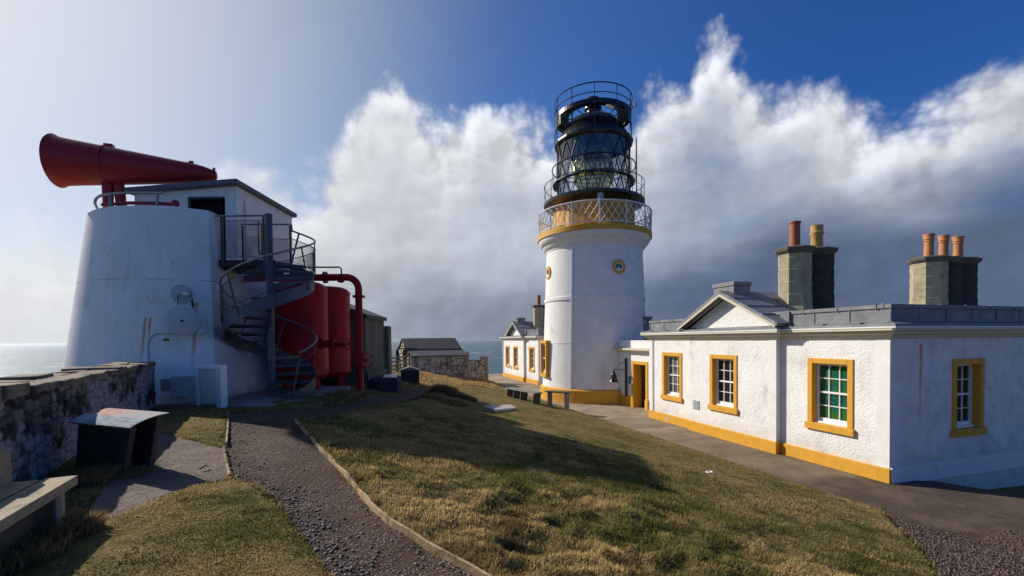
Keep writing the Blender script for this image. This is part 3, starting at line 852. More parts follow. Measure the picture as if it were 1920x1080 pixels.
# ================================================================== keepers' houses (local frame: x along the front, y outwards, z up)
RZ = math.atan2(EH.y, EH.x)
LEN, DEP, WT = 9.52, 11.5, 3.46
BAY0, BAY1, BD = 2.95, 6.73, .17
def wallq(mb, f, u0, u1, z0, z1, holes):
    """rectangular wall with rectangular openings; f(u, z) -> local point"""
    us = sorted({u0, u1, *[h[0] for h in holes], *[h[1] for h in holes]}); zs = sorted({z0, z1, *[h[2] for h in holes], *[h[3] for h in holes]})
    for a, b in zip(us, us[1:]):
        for c, d in zip(zs, zs[1:]):
            mu, mz = (a + b) / 2, (c + d) / 2
            if any(h[0] < mu < h[1] and h[2] < mz < h[3] for h in holes): continue
            mb.add([f(a, c), f(b, c), f(b, d), f(a, d)], [(0, 1, 2, 3)])
def sash_window(T, O, ax, out, w, z0, z1, pane, rev=.2):
    """O centre of opening on the wall plane at z=0"""
    O = Vector(O); ax = Vector(ax); out = Vector(out); up = Vector((0, 0, 1)); h = z1 - z0
    def bx(mb, u0, u1, c0, c1, d0, d1):
        return mb.obox(O + ax * ((u0 + u1) / 2) + out * ((d0 + d1) / 2) + up * ((c0 + c1) / 2), ax, out, up, u1 - u0, d1 - d0, c1 - c0)
    s = MB(); hw = w / 2; d = -rev
    zm = z0 + h * .52
    bx(s, -hw, -hw + .05, z0 + .03, z1, d, d + .07); bx(s, hw - .05, hw, z0 + .03, z1, d, d + .07)
    bx(s, -hw + .05, hw - .05, z1 - .05, z1, d, d + .068); bx(s, -hw, hw, z0 + .0, z0 + .05, d, d + .13)
    bx(s, -hw + .05, hw - .05, z0 + .05, z0 + .14, d, d + .05); bx(s, -hw + .05, hw - .05, zm - .025, zm + .025, d, d + .062)
    iw = w - .1
    for k in (1, 2):
        u = -hw + .05 + iw * k / 3; bx(s, u - .011, u + .011, z0 + .14, z1 - .05, d + .004, d + .045)
    for a, b in ((z0 + .14, zm - .025), (zm + .025, z1 - .05)):
        m = (a + b) / 2; bx(s, -hw + .05, hw - .05, m - .011, m + .011, d + .004, d + .042)
    win = s.build('window', SASH, T)
    f = MB(); t = .145
    bx(f, -hw - t, -hw, z0, z1 + t, d + .071, .032); bx(f, hw, hw + t, z0, z1 + t, d + .071, .032)
    bx(f, -hw, hw, z1, z1 + t, d + .071, .030); bx(f, -hw - t - .05, hw + t + .05, z0 - .18, z0, d + .071, .075)
    f.build('surround', YEL, win, bevel=.012)
    p = MB(); bx(p, -hw, hw, z0, z1, d - .03, d + .012); p.build('pane', pane, win)
    return win
def house(name, label, loc, group):
    T = thing(name, label, 'house', loc, group, RZ, local=True)
    W = MB()
    wins = [(.85 + .605, PANE_G, 0.0), (5.04, PANE_D, BD), (7.995, PANE_C, 0.0)]
    hw, z0, z1 = .475, 1.10, 2.70
    zt = WT
    def front(y): return lambda u, z: (u, y, z)
    for a, b, y, i in ((0, BAY0, 0, 0), (BAY0, BAY1, BD, 1), (BAY1, LEN, 0, 2)):
        c = wins[i][0]
        wallq(W, front(y), a, b, 0, zt, [(c - hw, c + hw, z0, z1)])
    for x in (BAY0, BAY1): W.add([(x, 0, 0), (x, BD, 0), (x, BD, zt), (x, 0, zt)], [(0, 1, 2, 3)])
    wallq(W, lambda u, z: (0, -u, z), 0, DEP, -.3, zt, [(2.72 - .45, 2.72 + .45, 1.10, 2.70)])
    W.add([(0, 0, -1.), (0, -DEP, -1.), (0, -DEP, -.3), (0, 0, -.3)], [(0, 1, 2, 3)])
    wallq(W, lambda u, z: (LEN, -u, z), 0, DEP, 0, zt, [])
    wallq(W, lambda u, z: (u, -DEP, z), 0, LEN, 0, zt, [])
    # quoin margins, smooth raised strips at the corners
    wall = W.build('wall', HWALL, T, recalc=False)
    for bxs in ((.0, .30, 0, .012, .34, zt), (BAY0 - .012, BAY0 + .26, BD, BD + .012, .36, zt), (LEN - .26, LEN, 0, .012, .34, zt), (-.012, 0.0, -.30, .0, .34, zt)):
        MB().box(*bxs).build('quoin', WHITE_S, wall)
    for (c, pn, y) in wins: sash_window(T, (c, y, 0), (1, 0, 0), (0, 1, 0), hw * 2, z0, z1, pn)
    sash_window(T, (0, -2.72, 0), (0, -1, 0), (-1, 0, 0), .90, 1.10, 2.70, PANE_D, rev=.22)
    # plinths
    for bxs in ((-.03, BAY0 - .05, 0, .05, -.1, .335), (BAY0 - .05, BAY1 + .05, 0.0, BD + .055, -.1, .36), (BAY1 + .05, LEN + .03, 0, .05, -.1, .335)):
        MB().box(*bxs).build('plinth', YEL, T, bevel=.015)['label'] = 'yellow plinth'
    for bxs in ((-.05, -.0, -DEP, -.0, -.06, .36), (LEN, LEN + .05, -DEP, 0, -.1, .36)):
        MB().box(*bxs).build('plinth', WHITE_S, T, bevel=.015)['label'] = 'white plinth'
    per = [(0, -DEP), (0, 0), (BAY0, 0), (BAY0, BD), (BAY1, BD), (BAY1, 0), (LEN, 0), (LEN, -DEP)]
    MB().sweep(per, [(0, 3.36), (.07, 3.38), (.10, 3.44), (.17, 3.47), (.17, 3.53), (.27, 3.55), (.27, 3.60), (0, 3.60)]).build('cornice', CREAM, T)
    MB().sweep(per, [(.02, 3.605), (.285, 3.605), (.285, 3.64), (.02, 3.645)]).build('gutter', SASH, T)
    MB().sweep(per, [(.275, 3.645), (.27, 3.70), (-.02, 3.76), (-.30, 3.765)]).build('ledge', LEAD, T)
    par = [(0, -DEP), (0, 0), (LEN, 0), (LEN, -DEP)]
    L = MB().sweep(par, [(-.02, 3.70), (-.02, 4.06), (.015, 4.07), (.015, 4.16), (-.35, 4.18), (-.35, 3.7)])
    for (a, b) in zip(par, par[1:]):
        a = Vector(a); b = Vector(b); d = (b - a); n = int(d.length / .92); dn = d.normalized(); nn = Vector((-dn.y, dn.x))
        for k in range(n + 1):
            q = a + d * (k / n) * .995 + dn * .02; yo = 0
            if abs(a.y) < .01 and abs(b.y) < .01 and BAY0 - .3 < q.x < BAY1 + .3: continue
            c = Vector((q.x, q.y + yo, 0)); d3 = Vector((dn.x, dn.y, 0)); n3 = Vector((nn.x, nn.y, 0)); up = Vector((0, 0, 1))
            L.obox(c + n3 * -.018 + up * 3.91, d3, n3, up, .035, .03, .31)
            L.obox(c + d3 * .3 + n3 * .0 + up * 4.115, d3, n3, up, .03, .06, .11)
            L.obox(c + d3 * .5 + n3 * .14 + up * 3.73, d3, n3, up, .03, .25, .03)
    L.build('parapet', LEAD, T)
    MB().box(.3, LEN - .3, -DEP + .3, -.3, 3.75, 3.95).build('roof', LEAD, T)
    # pediment
    mc = (BAY0 + BAY1) / 2; ap = 4.86; hb = 2.22; fy = BD + .36; by = -1.7; zb = 3.74
    MB().add([(BAY0 + .02, BD - .02, 3.60), (BAY1 - .02, BD - .02, 3.60), (BAY1 - .02, BD - .02, 3.78), (mc, BD - .02, ap - .08), (BAY0 + .02, BD - .02, 3.78)], [(0, 1, 2, 3, 4)]).build('pediment', WHITE, T)
    rf = MB()
    for s in (-1, 1):
        e = Vector((mc + s * hb, 0, zb)); a = Vector((mc, 0, ap)); dr = (a - e).normalized(); nr = Vector((-dr.z * s, 0, dr.x * s)); nr = nr if nr.z > 0 else -nr
        vs = []
        for y in (by, fy):
            for pnt in (e, a, a + Vector((0, 0, .10)), e + nr * .09): vs.append((pnt.x, y, pnt.z))
        rf.add(vs, [(0, 1, 2, 3), (7, 6, 5, 4), (0, 4, 5, 1), (1, 5, 6, 2), (2, 6, 7, 3), (3, 7, 4, 0)])
        for k in range(1, 4):
            q = e.lerp(a, k / 4) + nr * .095
            rf.beam((q.x, by, q.z), (q.x, fy, q.z), .03, .03)
    pr = rf.build('pediment_roof', LEAD, T)
    bb = MB()
    for s in (-1, 1):
        e = Vector((mc + s * (hb - .06), fy - .03, zb - .005)); a = Vector((mc, fy - .03, ap - .045))
        bb.beam(e, a, .05, .085)
        bb.beam(Vector((e.x, BD + .05, e.z + .03)), Vector((a.x, BD + .05, a.z + .03)), .06, .07)
    bb.build('bargeboard', CREAM, pr)
    # lead-capped stub behind the pediment apex and the hip box at its foot
    b = MB(); b.box(4.62, 5.55, -.55, .12, 4.3, 5.12); b.box(4.59, 5.58, -.58, .15, 5.12, 5.25); b.build('roof_box', LEAD, T, bevel=.01)
    b = MB(); b.box(2.62, 2.92, -.36, .06, 3.7, 4.15); b.build('hip_box', LEAD, T, bevel=.01)
    # chimney stacks: rows of clustered octagonal shafts
    def stack(s, d, n, sp, potkinds, hz=6.04, rad=.5):
        body = MB(); cap = MB(); soot = MB()
        for k in range(n):
            c = (s, d - sp * k)
            def ring(r, z): return [(c[0] + r * cos(pi / 8 + pi / 4 * j), c[1] + r * sin(pi / 8 + pi / 4 * j), z) for j in range(8)]
            zs = [(rad * 1.14, 3.8), (rad * 1.10, 4.25), (rad * .99, 4.40)]
            z = 4.40
            while z < hz - .02:
                zs += [(rad * .985, min(z + .36, hz)), (rad * .955, min(z + .375, hz))]; z += .385
            vs = []; fs = []
            for i, (r, z) in enumerate(zs):
                vs += ring(r, z)
                if i: fs += [((i - 1) * 8 + j, (i - 1) * 8 + (j + 1) % 8, i * 8 + (j + 1) % 8, i * 8 + j) for j in range(8)]
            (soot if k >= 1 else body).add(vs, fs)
            vs = []; fs = []
            pf = [(rad * .95, hz - .03), (rad * 1.16, hz + .08), (rad * 1.20, hz + .17), (rad * 1.02, hz + .22)]
            for i, (r, z) in enumerate(pf):
                vs += ring(r, z)
                if i: fs += [((i - 1) * 8 + j, (i - 1) * 8 + (j + 1) % 8, i * 8 + (j + 1) % 8, i * 8 + j) for j in range(8)]
            fs.append(tuple(24 + j for j in range(8))); cap.add(vs, fs)
        st = body.build('chimney', STONE, T)
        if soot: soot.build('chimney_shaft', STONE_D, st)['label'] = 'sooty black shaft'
        cap.build('chimney_cap', STONE_C, st)
        for k, (m, rd, hh, style) in enumerate(potkinds):
            c = (s, d - sp * k, hz + .2)
            pf = {0: [(rd, 0), (rd * .98, hh - .06), (rd * 1.12, hh - .05), (rd * 1.12, hh), (rd * .85, hh), (rd * .8, hh - .3)],
                  1: [(rd, 0), (rd * .95, hh * .6), (rd * 1.16, hh * .66), (rd * 1.16, hh * .72), (rd, hh * .74), (rd * 1.02, hh * .95), (rd * 1.1, hh), (rd * .85, hh), (rd * .8, hh - .3)],
                  2: [(rd, 0), (rd * .93, hh * .68), (rd * 1.08, hh * .70), (rd * .95, hh * .74), (rd * 1.12, hh * .79), (rd * 1.0, hh * .84), (rd * 1.2, hh * .95), (rd * 1.2, hh), (rd * .9, hh), (rd * .85, hh - .3)]}[style]
            po = MB().lathe(pf, c, 20).build('chimney_pot', m, st, smooth=True)
            po['label'] = ('tall red clay pot', 'buff clay pot with collar', 'orange clay pot with flared rim')[style]
    stack(3.80, -1.5, 2, .93, [(POT_R, .155, .84, 0), (POT_Y, .175, .78, 1)])
    stack(3.92, -7.95, 3, .80, [(POT_O, .145, .86, 2)] * 3, hz=6.04, rad=.54)
    # wall grilles
    g = MB(); g.box(6.20, 6.52, BD, BD + .02, .82, 1.14)
    for k in range(7): g.box(6.23, 6.49, BD + .02, BD + .035, .845 + k * .04, .862 + k * .04)
    gr = g.build('vent_grille', GREYBOX, T)
    g = MB(); g.box(8.12, 8.30, .05, .06, .10, .22); g.build('air_brick', GREYBOX, T)
    MB().tube([(BAY1 + .03, .03, .36), (BAY1 + .03, .03, 3.4)], .02, 6).build('conduit', GREYBOX, T)
    MB().tube([(LEN - .28, .03, .36), (LEN - .28, .03, 3.4)], .018, 6).build('conduit', GREYBOX, T)
    return T
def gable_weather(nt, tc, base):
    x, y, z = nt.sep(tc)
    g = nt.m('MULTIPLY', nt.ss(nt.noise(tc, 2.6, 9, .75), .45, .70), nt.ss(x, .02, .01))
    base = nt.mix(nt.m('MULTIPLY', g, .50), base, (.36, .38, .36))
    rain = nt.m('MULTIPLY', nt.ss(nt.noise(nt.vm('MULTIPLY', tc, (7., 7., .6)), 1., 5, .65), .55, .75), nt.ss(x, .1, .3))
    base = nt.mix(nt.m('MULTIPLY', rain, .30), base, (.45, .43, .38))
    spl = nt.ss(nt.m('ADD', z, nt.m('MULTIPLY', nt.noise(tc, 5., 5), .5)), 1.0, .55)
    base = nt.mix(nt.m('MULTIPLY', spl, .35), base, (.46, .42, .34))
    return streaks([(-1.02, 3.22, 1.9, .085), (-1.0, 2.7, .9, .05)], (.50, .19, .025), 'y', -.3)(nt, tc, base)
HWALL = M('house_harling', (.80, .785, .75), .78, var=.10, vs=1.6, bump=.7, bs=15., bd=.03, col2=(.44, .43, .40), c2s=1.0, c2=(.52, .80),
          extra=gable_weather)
STONE_C = M('chimney_cap_stone', (.12, .11, .085), .9, var=.3, vs=5., bump=.5, bs=22., bd=.02)
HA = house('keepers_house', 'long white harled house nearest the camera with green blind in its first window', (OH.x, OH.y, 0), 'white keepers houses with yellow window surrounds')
pB = LH(24.3, -.42)
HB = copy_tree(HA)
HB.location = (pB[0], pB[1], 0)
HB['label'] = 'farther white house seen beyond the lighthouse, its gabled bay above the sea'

# ================================================================== linking passage with the yellow doorway
def passage():
    T = thing('passage', 'low white flat-roofed passage with yellow doorway joining lighthouse to the nearer house', 'passage', (OH.x, OH.y, 0), None, RZ, local=True)
    y = -1.0; x0, x1 = LEN, 15.2
    W = MB()
    wallq(W, lambda u, z: (u, y, z), x0, x1, 0, 3.32, [(11.30, 12.33, 0, 2.14)])
    W.box(x0, 11.2, y - 2.2, y - 2.0, 0, 2.8); W.box(12.45, x1, y - 2.2, y - 2.0, 0, 2.8)
    W.add([(x0, y, 3.32), (x1, y, 3.32), (x1, y - .3, 3.32), (x0, y - .3, 3.32)], [(0, 1, 2, 3)])
    W.build('wall', WHITE_S, T)
    MB().box(x0, x1, y - 2.2, y - .05, 2.75, 2.9).build('roof', LEAD, T)
    MB().sweep([(x0, y), (x1, y)], [(.0, 2.72), (.10, 2.74), (.14, 2.80), (.30, 2.84), (.30, 2.92), (0, 2.96)], closed=False).build('cornice', CREAM, T)
    P_ = MB(); P_.box(12.50, x1, y, y + .05, -.05, .52); P_.build('plinth', YEL, T)
    d = MB()
    d.box(12.33, 12.50, y - .35, y + .04, .5, 2.30); d.box(11.13, 11.30, y - .35, y + .04, .5, 2.30); d.box(11.30, 12.33, y - .35, y + .038, 2.14, 2.30)
    d.box(12.31, 12.54, y - .35, y + .075, -.02, .5); d.box(11.09, 11.32, y - .35, y + .075, -.02, .5)
    D = d.build('door_surround', YEL, T, bevel=.01)
    r = MB(); r.box(12.34, 12.40, y - .42, y - .352, 0, 2.2); r.build('passage_lining', YEL, D)
    b = MB(); b.box(11.2, 12.45, y - 5.0, y - 4.9, 0, 3.0); b.build('rear_wall', WHITE_S, T)
    b = MB(); b.box(11.24, 11.29, y - 1.1, y - .36, .02, 2.1); b.build('door', DARKIN, D)
passage()
def lw(x, y, z):
    p = LH(x, y); return Vector((p[0], p[1], z))
def bell():
    T = thing('bell', 'dark bronze bell hanging from a wall bracket between lighthouse and doorway', 'bell', (0, 0, 0))
    q = lambda x, d, z: lw(x, d, z)
    MB().beam(q(12.98, -.93, .45), q(12.98, -.93, 2.42), .09, .09).build('post', IRON, T)
    b = MB(); b.beam(q(12.98, -.93, 2.3), q(13.05, -.25, 1.9), .05, .05); b.beam(q(12.98, -.93, 1.82), q(13.05, -.25, 1.86), .05, .06)
    b.build('bracket', TIMBER_G, T)
    c = q(13.05, -.28, 1.22)
    MB().lathe([(.24, 0), (.23, .03), (.185, .10), (.15, .22), (.135, .36), (.11, .43), (.05, .48), (.04, .61), (.0005, .63)], c, 24).build('bell_body', BLACK, T, smooth=True)
    MB().tube([c + Vector((0, 0, .1)), c + Vector((0, 0, -.1)), c + Vector((.02, .01, -.75))], [.03, .015, .012], 5).build('bell_rope', TIMBER, T)
bell()
sg = MB(); sg.obox(lw(12.66, -.975, 1.33), (EH.x, EH.y, 0), (NH.x, NH.y, 0), (0, 0, 1), .24, .025, .36)
tag(sg.build('wall_sign', BLUE), 'small blue notice plate on white wall left of the yellow doorway', 'sign')
bx_ = MB(); bx_.box(-.3, .3, -.3, .3, 0, .62); bx_.box(-.34, .34, -.34, .34, .62, .72)
o = bx_.build('roof_vent', LEAD)
pv = MB().box(-.2, .2, -.2, .2, -1.0, 0).build('vent_base', LEAD, o)
tag(o, 'dark lead vent block on the roof between lighthouse and nearer house', 'roof vent'); o.location = P(1209, 618, 25.5)
# ================================================================== foghorn tower
TC = Vector((-9.1, 13.5, 0)); TZ0, TZF, TZT = 1.5, 5.50, 6.70
def tr(z): return 2.52 + .126 * (6.70 - z) + .012 * max(0, 4 - z) ** 2
def tX(z): return -7.60 + .4 * min(max((6.76 - z) / 4.78, 0), 1.1)
def tower_hit(u, v):
    d = ray(u, v); t = 8.0
    while t < 16:
        p = d * t
        if math.hypot(p.x - TC.x, p.y - TC.y) < tr(CAMZ + p.z): break
        t += .01
    return Vector((p.x, p.y, CAMZ + p.z))
hits = {k: tower_hit(*k) for k in ((275, 596), (279, 596), (366, 626), (366, 570), (346, 603), (345, 553), (392, 640))}
def fog_tower():
    T = thing('foghorn_tower', 'battered white round foghorn tower with a flat right side carrying the red horn', 'tower', (TC.x, TC.y, 1.9))
    lst = [(hits[(275, 596)].x - TC.x - .03, hits[(275, 596)].z - 1.9, .5, .05), (hits[(279, 596)].x - TC.x + .03, hits[(275, 596)].z - 1.9, 1.2, .045),
           (hits[(366, 626)].x - TC.x, hits[(366, 626)].z - 1.9, .7, .05), (hits[(366, 570)].x - TC.x + .02, hits[(366, 570)].z - 1.88, 1.9, .07)]
    def extra(nt, tc, base):
        base = streaks(lst, (.50, .20, .03), 'x', -2.28)(nt, tc, base)
        # weather grime running down, a casting joint at 4.9 m, small pits
        g = nt.ss(nt.noise(nt.vm('MULTIPLY', tc, (5., 5., .5)), 1., 6, .7), .52, .72)
        base = nt.mix(nt.m('MULTIPLY', g, .26), base, (.27, .27, .25))
        x, y, z = nt.sep(tc)
        zz = nt.m('ABSOLUTE', nt.m('SUBTRACT', nt.m('ADD', z, nt.m('MULTIPLY', nt.noise(tc, 2., 3), .03)), 3.05))
        base = nt.mix(nt.m('MULTIPLY', nt.ss(zz, .016, .006), nt.ss(nt.noise(tc, 1.2, 2), .4, .6)), base, (.3, .29, .26))
        p = nt.ss(nt.noise(tc, 9., 3, .5), .70, .74)
        base = nt.mix(nt.m('MULTIPLY', p, .7), base, (.24, .23, .21))
        low = nt.m('MULTIPLY', nt.ss(nt.m('ADD', z, nt.m('MULTIPLY', nt.noise(tc, 4., 5), .6)), .75, .30), .8)
        return nt.mix(low, base, (.30, .27, .20))
    m = M('tower_paint', (.80, .795, .78), .72, var=.08, vs=1.4, bump=.3, bs=16., bd=.02, col2=(.55, .54, .50), c2s=1.3, c2=(.52, .78), extra=extra)
    N = 72; zs = list(np.linspace(TZ0, TZF, 16)) + list(np.linspace(TZF, TZT, 6))[1:]
    def arc(z, r):
        X0 = tX(z) - TC.x; a = math.acos(min(X0 / r, 1)); return [(TC.x + r * cos(t), TC.y + r * sin(t)) for t in np.linspace(-a, -2 * pi + a, N)]
    mb = MB(); rows = []
    for z in zs:
        rows.append([(x, y, z) for x, y in arc(z, tr(z))])
    vs = [p for r_ in rows for p in r_]
    mb.add(vs, [(i * N + k, i * N + k + 1, (i + 1) * N + k + 1, (i + 1) * N + k) for i in range(len(zs) - 1) for k in range(N - 1)])
    # rounded coping, inner face and deck
    top = [(tr(TZT), TZT), (tr(TZT) - .05, TZT + .04), (tr(TZT) - .33, TZT + .03), (tr(TZT) - .36, TZT - .02), (tr(TZT) - .36, TZF)]
    vs = []
    for r_, z in top: vs += [(x, y, z) for x, y in arc(TZT, r_)]
    mb.add(vs, [(i * N + k, i * N + k + 1, (i + 1) * N + k + 1, (i + 1) * N + k) for i in range(len(top) - 1) for k in range(N - 1)])
    mb.add([(x, y, TZF) for x, y in arc(TZF, tr(TZF) - .1)], [tuple(range(N))])
    def Yf(z): return TC.y - math.sqrt(tr(z) ** 2 - (tX(z) - TC.x) ** 2)
    def Yb(z): return TC.y + math.sqrt(tr(z) ** 2 - (tX(z) - TC.x) ** 2)
    for a, b in zip(zs, zs[1:]):
        if b <= TZF + .01: n = 12; y0a, y1a, y0b, y1b = Yf(a), Yb(a), Yf(b), Yb(b)
        else: n = 3; y0a, y1a, y0b, y1b = Yf(a), 11.70, Yf(b), 11.70
        for k in range(n):
            f0, f1 = k / n, (k + 1) / n
            mb.add([(tX(a), y0a + (y1a - y0a) * f0, a), (tX(a), y0a + (y1a - y0a) * f1, a), (tX(b), y0b + (y1b - y0b) * f1, b), (tX(b), y0b + (y1b - y0b) * f0, b)], [(0, 1, 2, 3)])
    mb.box(tX(TZT) - .36, tX(TZT) - .002, 11.45, 11.70, TZF, TZT + .02)
    import bmesh
    W = mb.build('tower_wall', m, T)
    bm = bmesh.new(); bm.from_mesh(W.data); bmesh.ops.remove_doubles(bm, verts=bm.verts, dist=.0008); bm.to_mesh(W.data); bm.free()
    W.data.shade_smooth(); W.data.set_sharp_from_angle(angle=R(32))
    # curved pale guard rail at the left rim
    g = [P(182, 390, 11.9), P(178, 381, 11.7), P(181, 372, 11.6), P(191, 366, 11.5), P(207, 363.5, 11.4), P(240, 362, 11.32), P(306, 362, 11.3)]
    def smoothp(L, n):
        out = []
        for i in range(len(L) - 1):
            p0 = L[max(i - 1, 0)]; p1 = L[i]; p2 = L[i + 1]; p3 = L[min(i + 2, len(L) - 1)]
            for k in range(n):
                t = k / n; out.append(.5 * ((2 * p1) + (p2 - p0) * t + (2 * p0 - 5 * p1 + 4 * p2 - p3) * t * t + (3 * p1 - p0 - 3 * p2 + p3) * t ** 3))
        return out + [L[-1]]
    G_ = MB().tube(smoothp(g, 6), .032, 8).build('guard_rail', STEEL, T, smooth=True)
    for u, v0, v1 in ((295, 362, 392), (207, 363, 395)): MB().tube([P(u, v0, 11.31), P(u, v1, 11.31)], .03, 8).build('post', STEEL, G_, smooth=True)
    rp = MB().tube([P(192, 384, 11.6), P(245, 380.5, 11.42), P(290, 381, 11.36), P(325, 383, 11.36)], .045, 8)
    rp.lathe([(.0005, -.06), (.075, -.06), (.09, 0), (.06, .07), (.0005, .08)], P(329, 381, 11.36), 12)
    rp.build('air_pipe', RED_H, T, smooth=True)
    return T, smoothp
FT, smoothp = fog_tower()
def hut():
    T = thing('tower_hut', 'small white flat-roofed hut with open dark doorway on top of the foghorn tower', 'hut', (-8.9, 14.1, TZF))
    x0, x1, y0, y1 = -10.35, -7.54, 12.6, 15.75; zt = 7.72; zl = 7.52
    W = MB()
    wallq(W, lambda u, z: (u, y0, z if z < 7.45 else zl + (zt - zl) * (u - x0) / (x1 - x0)), x0, x1, TZF - .3, 7.46, [(-8.80, -7.92, TZF, 7.36)])
    wallq(W, lambda u, z: (x1, u, z if z < 7.6 else zt), y0, y1, TZF - .9, 7.7, [(13.62, 14.12, 6.05, 7.0)])
    W.add([(x0, y0, TZF), (x0, y1, TZF), (x0, y1, zl), (x0, y0, zl)], [(0, 1, 2, 3)]); W.add([(x0, y1, TZF), (x1, y1, TZF), (x1, y1, zt), (x0, y1, zl)], [(0, 1, 2, 3)])
    W.build('wall', WHITE_S, T)
    r = MB(); t = .13
    xa, xb = x0 - .14, x1 + .12
    def zr(x): return zl + (zt - zl) * (x - x0) / (x1 - x0)
    vs = [(x, y, zr(x) + h) for h in (.0, t) for y in (y0 - .2, y1 + .15) for x in (xa, xb)]
    r.add(vs, [(0, 2, 3, 1), (4, 5, 7, 6), (0, 1, 5, 4), (2, 6, 7, 3), (0, 4, 6, 2), (1, 3, 7, 5)])
    r.build('roof', M('roof_felt_edge', (.12, .135, .16), .7, var=.2), T, bevel=.02)
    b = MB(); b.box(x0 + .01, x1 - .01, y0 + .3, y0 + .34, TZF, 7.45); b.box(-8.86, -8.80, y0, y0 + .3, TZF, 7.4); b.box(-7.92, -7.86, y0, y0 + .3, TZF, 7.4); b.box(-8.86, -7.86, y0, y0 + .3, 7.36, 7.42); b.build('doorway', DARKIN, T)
    f = MB(); f.box(-8.86, -8.80, y0 - .03, y0 - .002, TZF, 7.42); f.box(-8.80, -7.92, y0 - .03, y0 - .002, 7.36, 7.42)
    f.build('door_frame', M('dark_green_paint', (.015, .04, .03), .5), T)
    d = MB(); d.box(x1 - .1, x1 + .015, 13.62, 14.12, 6.05, 7.0); s = d.build('shutter', WOODW, T)
    d = MB().box(x1 - .05, x1 + .022, 13.66, 13.74, 6.1, 6.96).build('shutter_frame', SASH, s)
    MB().tube([(x1 + .02, 12.95, 5.5), (x1 + .02, 12.95, 7.4)], .012, 5).build('conduit', GREYBOX, T)
hut()
def horn():
    T = thing('foghorn', 'big red trumpet-shaped foghorn on two legs pointing left over the sea', 'foghorn', (-10.85, 12.4, TZF))
    A = Vector((-11.86, 12.0, 8.20)); B_ = Vector((-8.38, 13.06, 8.17)); ax = (B_ - A); L = ax.length; ax.normalize()
    pf = [(.57, .10), (.63, .01), (.665, -.005), (.67, .01), (.645, .05), (.612, .12), (.595, .25), (.565, .5), (.50, 1.1), (.41, 1.95), (.30, 2.95), (.275, 3.2), (.255, 3.35), (.22, 3.52), (.17, 3.68), (.125, 3.80), (.11, 3.83), (.0005, 3.835)]
    pf = [(r, t * L / 3.83) for r, t in pf]
    H = MB().lathe(pf, A, 48, ax).build('trumpet', RED_H, T, smooth=True, sharp=60)
    MB().lathe([(.565, .12), (.52, .6), (.37, 1.9), (.0005, 1.95)], A, 32, ax).build('trumpet_throat', RED_H, H, smooth=True)
    up = Vector((0, 0, 1))
    for t, r, w, bw, bh in ((1.08, .505, .035, .2, .10), (2.98, .28, .03, .1, .08)):
        b = MB().lathe([(r - .02, t - w), (r + .012, t - w), (r + .012, t + w), (r - .02, t + w)], A, 36, ax)
        b.obox(A + ax * (t + .05) + up * (r + .02), ax, ax.cross(up), up, bw, bw * .7, bh)
        b.build('band', RED_H, H)
    t = MB(); t.obox(A + ax * (L * .985) + up * .06, ax, ax.cross(up), up, .06, .05, .30); t.build('end_lever', RED_H, H)
    l = MB()
    q = A + ax * 1.10
    def leg(off, tw):
        c = q + ax * off
        return MB().tube([Vector((c.x, c.y, TZF + .0)), Vector((c.x, c.y, TZF + .06)), Vector((c.x - tw * .03, c.y, TZF + 1.4)), Vector((c.x - tw * .12, c.y, 7.85))], [.17, .12, .115, .13], 14)
    leg(-.02, 0).build('leg', RED_H, T, smooth=True)
    leg(.33, 1.2).build('leg', RED_H, T, smooth=True)
    f = MB(); f.obox(q + Vector((0.15, .05, TZF + 1.0 - q.z)), ax, ax.cross(up), up, .7, .25, .30); f.build('base_plate', RED_H, T)
horn()

